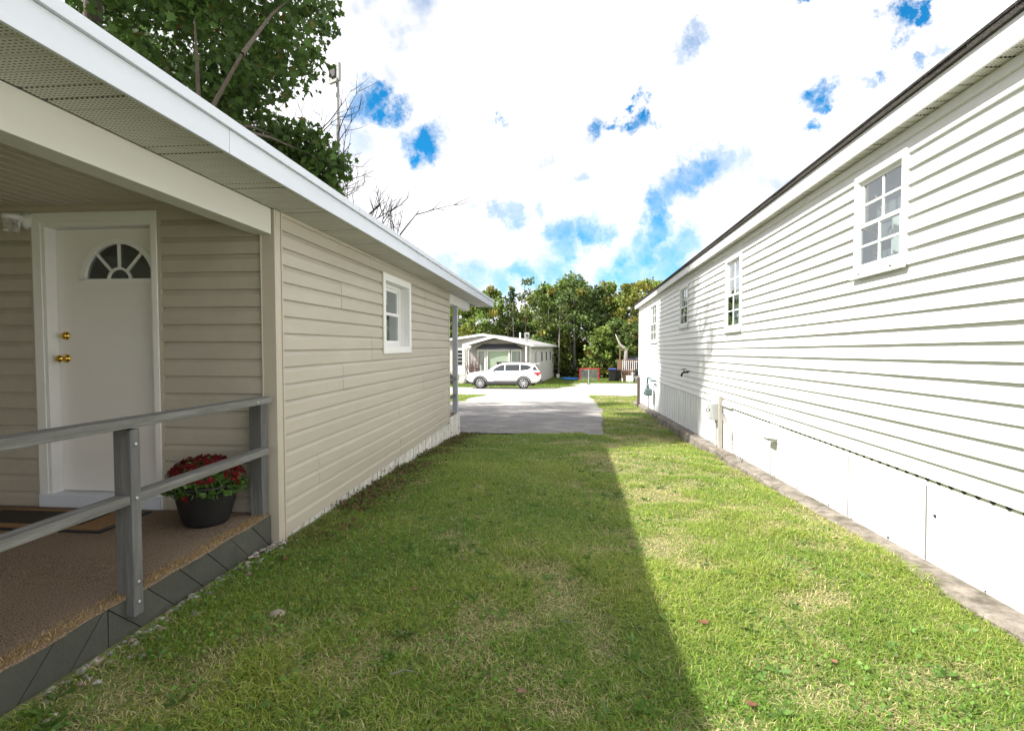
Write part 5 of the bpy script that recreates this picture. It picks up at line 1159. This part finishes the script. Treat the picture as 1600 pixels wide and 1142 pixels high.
for i, (u, d, v, w) in enumerate([(850, 58, 520, 1.9), (872, 59, 505, 1.7), (838, 62, 515, 2), (812, 63, 505, 2.4), (785, 62, 512, 2.3), (760, 62, 515, 2.4), (735, 60, 510, 2.4), (712, 60, 515, 2.2), (690, 60, 505, 2.4), (940, 56, 515, 1.7), (958, 57, 500, 1.9), (978, 56, 505, 1.8), (995, 57, 500, 1.9), (905, 66, 540, 1.6), (1020, 58, 500, 2.2), (1060, 58, 500, 2.4)]):
    far_tree(px2(u, d), d, EYE+(543-v)/830.0*d, w, 'l', low_label(u, d), 200+i, 'understorey_tree', bare=.10, dens=.9)
far_tree(px2(727, 58), 58, EYE+(543-512)/830.0*58, .8, 'gold', 'small orange autumn bush behind the left wing of the bungalow', 300, 'autumn_bush', bare=.2)
# slim bare trunks that show between the crowns
random.seed(77)
for i in range(24):
    u = random.uniform(868, 962) if i < 18 else random.uniform(770, 850); d = random.uniform(57, 68); x = px2(u, d); z0 = gz(d); h = random.uniform(6, 11)
    t = thing('slim_tree', (x, d, z0), 'slim bare-stemmed tree among the trunks of the wood', 'tree', 'bare stems in the wood'); b = MB(); l = random.uniform(-.03, .03)
    b.tube([(x, d, z0-.1), (x+l*h*.5, d, z0+h*.5), (x+l*h, d, z0+h)], [random.uniform(.08, .15), .07, .02], 6)
    for k in range(9):
        q = random.uniform(.45, .98); a = random.uniform(0, 6.28); s = Vector((x+l*h*q, d, z0+h*q)); b.tube([s, s+Vector((math.cos(a), math.sin(a), .6))*random.uniform(.4, 1.1)], [.03, .008], 3, cap=False)
    b.build('trunk', random.choice((m_greybark, m_bark)), t)
    c = [(x+l*h*random.uniform(.75, 1)+random.uniform(-.7, .7), d+random.uniform(-.7, .7), z0+h*random.uniform(.72, 1.02)) for k in range(5)]
    p, ci = cloud(c, [.55]*5, 45); leaf_cards('crown', t, p, .25, np.array((.09, .12, .03))*RNG.uniform(.5, 1.6, (len(p), 1)), updir=(0, 0, .2), aspect=.5)
# leaning pale broken trunk by the timber deck
LT = thing('leaning_trunk', (5.75, 52.6, gz(52.6)), 'pale broken leaning trunk above the timber deck posts', 'dead tree')
MB().tube([(6.5, 52.8, 1.15), (6.25, 52.8, 1.45), (5.9, 52.7, 1.75), (5.7, 52.7, 2.2), (5.45, 52.7, 2.75)], [.14, .16, .11, .07, .03], 8).build('limb', M('bare_pale_wood', (.46, .42, .36), .85, .15), LT, smooth=True)
MB().tube([(6.5, 52.8, gz(52.6)), (6.48, 52.8, .2), (6.5, 52.8, 1.2)], [.26, .22, .15], 9).build('trunk', m_greybark, LT, smooth=True)
# mass of foliage closing the wood behind
random.seed(5)
cs = [(random.uniform(-75, 75), random.uniform(80, 96), gz(85)+random.uniform(0, 8.5)) for i in range(420)]
p, ci = cloud(cs, [random.uniform(1.2, 2.2) for _ in cs], 60)
col = (np.array((.085, .125, .035))*RNG.uniform(.6, 1.7, (len(cs), 1)))[ci]*RNG.uniform(.6, 1.4, (len(p), 1))
setting(leaf_cards('distant_wood', None, p, .5, col, aspect=.5), 'stuff')
cs = [(px2(random.uniform(690, 1060), 57), random.uniform(55.5, 62), gz(57)+random.uniform(0, 1.0)) for i in range(150)]
p, ci = cloud(cs, [random.uniform(.3, .7) for _ in cs], 40)
setting(leaf_cards('undergrowth', None, p, .22, (np.array((.06, .075, .03))*RNG.uniform(.4, 1.7, (len(cs), 1)))[ci]*RNG.uniform(.6, 1.4, (len(p), 1)), aspect=.45), 'stuff')

# ================================================================ lawn
def vnoise(x, y, s, seed):
    r = np.random.default_rng(seed); G = r.random((64, 64)); fx, fy = x/s, y/s; ix, iy = np.floor(fx).astype(int), np.floor(fy).astype(int); tx, ty = fx-ix, fy-iy
    tx = tx*tx*(3-2*tx); ty = ty*ty*(3-2*ty); g = lambda a, b: G[a % 64, b % 64]
    return (g(ix, iy)*(1-tx)+g(ix+1, iy)*tx)*(1-ty)+(g(ix, iy+1)*(1-tx)+g(ix+1, iy+1)*tx)*ty
def slab_edge(y): return RX-.205+np.tan(-TR)*y
def lawn_ok(x, y):
    left = np.where(y < LY0+.02, DX+.05, np.where(y < 10.9, LX+.03, -1.9))
    ok = (x > left) & (x < slab_edge(y)+.03) & (y < 11.2+.10*np.sin(x*7)+.05*np.sin(x*19))
    ok |= (y >= 11.0) & (y < 25.6) & (x > .80+np.clip((y-11)/6, 0, 1)*.5+.06*np.sin(y*2.3)+.04*np.sin(y*5.1)+.05) & (x < slab_edge(y)+.03)
    ok |= (y >= 19.9) & (y < 25.7) & (x > 1.4) & (x < 14)
    ok |= (y > 20.5) & (y < 25.5+.12*np.sin(x)) & (x < -3.7-.25*np.sin(y*1.2)) & (x > -16)
    return ok
def blades(name, bands, mat):
    X, Y, Hh, Ww = [], [], [], []
    for (xa, xb, ya, yb, dens, h, w) in bands:
        n = int((xb-xa)*(yb-ya)*dens); x = RNG.uniform(xa, xb, n); y = RNG.uniform(ya, yb, n); k = lawn_ok(x, y) if h < .2 else np.ones(n, bool)
        x, y = x[k], y[k]; X.append(x); Y.append(y); Hh.append(np.full(len(x), h)); Ww.append(np.full(len(x), w))
    x, y, h, w = map(np.concatenate, (X, Y, Hh, Ww))
    big = vnoise(x, y, 1.1, 1)*.6+vnoise(x, y, .43, 2)*.4; fine = vnoise(x, y, .13, 3); dry = vnoise(x+9, y+4, .8, 4)*.45+vnoise(x, y, .22, 5)*.55
    sunlit_pale = np.clip((x-.25)/.8, 0, 1)                      # sunlight painted in: strawier, thinner blades on the sunlit side
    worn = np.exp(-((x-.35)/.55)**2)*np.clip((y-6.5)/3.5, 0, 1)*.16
    dry_sunlit = np.clip((dry+.22*sunlit_pale+worn-.60)*3.6, 0, 1)  # dry patches and wear, plus the painted sunlight
    edge = np.exp(-((x-(LX+.12))/.30)**2)*(y > 3.6)
    keep = RNG.random(len(x)) < np.clip(1.05-.45*dry_sunlit-.12*(fine < .28)-.2*edge, .15, 1)
    x, y, h, w, big, fine, dry_sunlit, edge = (a[keep] for a in (x, y, h, w, big, fine, dry_sunlit, edge)); n = len(x)
    z = gza(y)+np.where((np.abs(x) < 6) & (y < 14), bumps(x, y), 0)-.004
    hh = h*RNG.uniform(.45, 1.25, n)*(.65+.7*big)*(1-.45*dry_sunlit); a = RNG.uniform(0, 2*np.pi, n)+2.5*vnoise(x, y, .3, 8)
    lean = RNG.uniform(.5, 2.2, n)*(1+.4*dry_sunlit); dx, dy = np.cos(a), np.sin(a); sx, sy = -dy, dx; w = w*RNG.uniform(.6, 1.3, n)
    B = np.stack([x, y, z], 1); S = np.stack([sx*w, sy*w, np.zeros(n)], 1); D = np.stack([dx*hh*lean, dy*hh*lean, np.zeros(n)], 1); U = np.zeros((n, 3)); U[:, 2] = hh
    V = np.stack([B-S, B+S, B+S*.75+D*.36+U*.62, B-S*.75+D*.36+U*.62, B+D+U*(1-.35*np.clip(lean-.5, 0, 1))[:, None]], 1)
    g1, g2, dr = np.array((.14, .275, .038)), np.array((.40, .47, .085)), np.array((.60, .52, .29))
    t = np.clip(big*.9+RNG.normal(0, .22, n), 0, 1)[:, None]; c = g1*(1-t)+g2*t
    dm = np.clip((RNG.random(n) < dry_sunlit*.75)*.9+(RNG.random(n) < .12)*.75, 0, 1)[:, None]; c = c*(1-dm)+dr*dm; c *= RNG.uniform(.6, 1.4, n)[:, None]
    br = (RNG.random(n) < .30*edge)[:, None]; c = np.where(br, np.array((.13, .075, .035))*RNG.uniform(.6, 1.5, (n, 1)), c)
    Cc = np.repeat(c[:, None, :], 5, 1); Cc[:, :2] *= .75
    idx = np.arange(n)[:, None]*5; lp = np.concatenate([idx+np.array([0, 1, 2, 3]), idx+np.array([3, 2, 4])], 1).ravel()
    st = (np.arange(n)[:, None]*7+np.array([0, 4])).ravel(); tt = np.tile([4, 3], n)
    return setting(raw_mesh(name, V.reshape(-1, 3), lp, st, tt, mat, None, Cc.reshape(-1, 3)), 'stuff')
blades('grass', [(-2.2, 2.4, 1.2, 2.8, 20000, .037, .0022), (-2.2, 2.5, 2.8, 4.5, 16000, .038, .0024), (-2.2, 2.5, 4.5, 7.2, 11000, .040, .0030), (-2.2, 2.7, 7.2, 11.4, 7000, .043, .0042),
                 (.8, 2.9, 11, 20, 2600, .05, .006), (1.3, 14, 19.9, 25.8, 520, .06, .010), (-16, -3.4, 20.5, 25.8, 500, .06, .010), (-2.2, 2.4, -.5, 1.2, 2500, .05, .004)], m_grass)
blades('far_grass', [(-16, 14, 36, 58, 160, .21, .022)], m_grass) if False else None
def far_lawn():
    n = 60000; x = RNG.uniform(-18, 14, n); y = RNG.uniform(35.2, 60, n)
    k = ~((x > -1.6+np.clip(y-33.2, 0, 4.8)*.55-.1) & (y < 45.9)) & ~((x > -8.9) & (x < -.3) & (y < 35.9)); x, y = x[k], y[k]; n = len(x)
    col = np.array((.17, .25, .045))*RNG.uniform(.6, 1.6, (n, 1)); p = np.stack([x, y, gza(y)-.01], 1)
    setting(leaf_cards('far_grass', None, p, .11, col, mat=m_grass, updir=(0, 0, 1.6), aspect=.16), 'stuff')
far_lawn()
# broad-leaved weeds in the turf
n = 46000; x = RNG.uniform(-2.1, 2.2, n); y = 1.3+RNG.random(n)**1.5*9.5; k = lawn_ok(x, y) & (vnoise(x, y, .5, 12)*.6+vnoise(x, y, .17, 13)*.4+.14*np.exp(-((x+1.7)/.5)**2) > .53); x, y = x[k], y[k]; n = len(x)
wc = np.array((.15, .28, .055))*RNG.uniform(.6, 1.5, (n, 1)); wc[RNG.random(n) < .06] = (.16, .13, .04)
setting(leaf_cards('lawn_weeds', None, np.stack([x, y, gza(y)+bumps(x, y)+RNG.uniform(.004, .030, n)], 1), .017, wc, mat=m_grass, aspect=.42, updir=(0, 0, .25),
        shape=[(0, 0, 0), (.3, .32, .05), (.7, .36, .08), (1, 0, 0), (.7, -.36, .08), (.3, -.32, .05)]), 'stuff')
# plantain rosettes and the brown litter along the foundation
pts, cols, dirs = [], [], []; random.seed(31)
for i in range(210):
    y = 1.35+random.random()**1.6*6; x = random.uniform(-2.0, .6) if random.random() < .7 else random.uniform(.2, 2.1)
    if not lawn_ok(np.array([x]), np.array([y]))[0]: continue
    g_ = np.array((.12, .215, .05))*random.uniform(.7, 1.35); n_ = random.randint(5, 9); a0 = random.random()*6
    for k in range(n_): a = a0+6.28*k/n_; pts.append((x, y, gz(y)+float(bumps(x, y))+.012)); cols.append(g_*random.uniform(.8, 1.2)); dirs.append((math.cos(a)*2.2, math.sin(a)*2.2, random.uniform(.5, 1.3)))
setting(leaf_cards('lawn_rosettes', None, np.array(pts), .05, np.array(cols), mat=m_grass, updir=np.array(dirs), shape=[(0, 0, 0), (.35, .13, .04), (.68, .17, .05), (1, 0, -.06), (.68, -.17, .05), (.35, -.13, .04)]), 'stuff')
n = 5200; y = RNG.uniform(3.8, 11, n); x = LX+.04+np.abs(RNG.normal(0, .22, n)); k = vnoise(x, y, .4, 21) > .35; x, y = x[k], y[k]; n = len(x)
lc = np.array((.15, .095, .055))*RNG.uniform(.4, 1.7, (n, 1)); gk = RNG.random(n) < .35; lc[gk] = np.array((.11, .17, .04))*RNG.uniform(.6, 1.4, (gk.sum(), 1))
setting(leaf_cards('foundation_litter', None, np.stack([x, y, gza(y)+bumps(x, y)+RNG.uniform(.01, .06, n)], 1), .030, lc, mat=m_grass, aspect=.35, updir=(0, 0, .2)), 'stuff')
# gravel strip along the deck
pb = MB(); random.seed(9)
for i in range(330):
    y = random.uniform(.9, 3.75); x = DX+.02+abs(random.gauss(0, .075)); r = random.uniform(.006, .022); c = (x, y, gz(y)+r*.2); b0 = len(pb.v)
    pv = [(-1, 0, 0), (1, 0, 0), (0, -1, 0), (0, 1, 0), (0, 0, -1), (0, 0, 1), (.65, .65, .4), (-.65, .65, .4), (-.65, -.65, .4), (.65, -.65, .4)]
    vs = [(c[0]+p[0]*r*random.uniform(.8, 1.3), c[1]+p[1]*r*random.uniform(.8, 1.3), c[2]+p[2]*r*.7*random.uniform(.8, 1.2)) for p in pv]
    pb.add(vs, [(5, 6, 7), (5, 7, 8), (5, 8, 9), (5, 9, 6), (6, 1, 3), (6, 3, 7), (7, 3, 0), (7, 0, 8), (8, 0, 2), (8, 2, 9), (9, 2, 1), (9, 1, 6)], random.randrange(3))
setting(pb.build('gravel', [M('grey_pebble', (.22, .21, .20), .8, .2, 40), M('pink_pebble', (.26, .19, .165), .8, .2, 40), M('pale_pebble', (.34, .33, .31), .8, .2, 40)]), 'stuff')
# fallen leaves
def fallen(x, y, s, a, col, label):
    sh = [(-.5, 0, 0), (-.3, .22, .05), (-.38, .5, .14), (-.05, .36, .06), (.05, .55, .16), (.22, .25, .05), (.55, .05, .12), (.2, -.25, .03), (.08, -.5, .12), (-.08, -.32, .04), (-.36, -.46, .10), (-.28, -.2, .04)]
    z = gz(y)+float(bumps(x, y))+.030; c, q = math.cos(a), math.sin(a)
    P = [(x+s*(p*c-w*q), y+s*(p*q+w*c), z+s*h*.9) for p, w, h in sh]; ctr = (x, y, z)
    b = MB(); b.add([ctr]+P+[(v[0], v[1], v[2]-.0015) for v in P]+[(x, y, z-.0015)], [(0, i+1, (i+1) % 12+1) for i in range(12)]+[(25, (i+1) % 12+13, i+13) for i in range(12)]+[(i+1, i+13, (i+1) % 12+13, (i+1) % 12+1) for i in range(12)])
    tag(b.build('fallen_leaf', M('dead_leaf', col, .7, .3, 30)), label, 'leaf', 'fallen leaves on the lawn')
FL = 'curled reddish-brown fallen leaf on the lawn'
for u, v in ((582, 873), (410, 905), (565, 823), (742, 826), (717, 903), (1107, 992), (812, 1136), (1185, 1126), (634, 961), (1308, 1040)):
    d = 1.43*830/(v-543); d = (EYE-gz(d))*830/(v-543); fallen((u-874)/830*d, d+.1, random.uniform(.03, .052), random.uniform(0, 6.28), random.choice([(.16, .065, .035), (.22, .11, .06), (.20, .12, .07)]), FL)
def twig(u, v, l, a, label):
    d = 1.40*830/(v-543); x = (u-874)/830*d; y = d; z = gz(y)+float(bumps(x, y))+.035
    b = MB(); b.tube([(x, y, z), (x+l*.5*math.cos(a), y+l*.5*math.sin(a)+.01, z+.012), (x+l*math.cos(a), y+l*math.sin(a), z+.004)], [.003, .0025, .001], 6)
    tag(b.build('twig', m_greybark), label, 'twig', 'dead twigs on the lawn')
TWL = 'thin grey dead twig lying in the grass'
twig(878, 985, .085, -.6, TWL); twig(600, 1085, .12, .15, TWL)
rk = MB().lathe([(.001, -.02), (.03, -.015), (.042, 0), (.03, .012), (.012, .018), (.001, .019)], (-1.47, 2.62, gz(2.6)+.018), 9).build('lawn_stone', M('pale_stone', (.27, .24, .19), .9, .2, 30, .5, 60), None)
tag(rk, 'flat pale stone half buried in the lawn near the deck', 'stone')
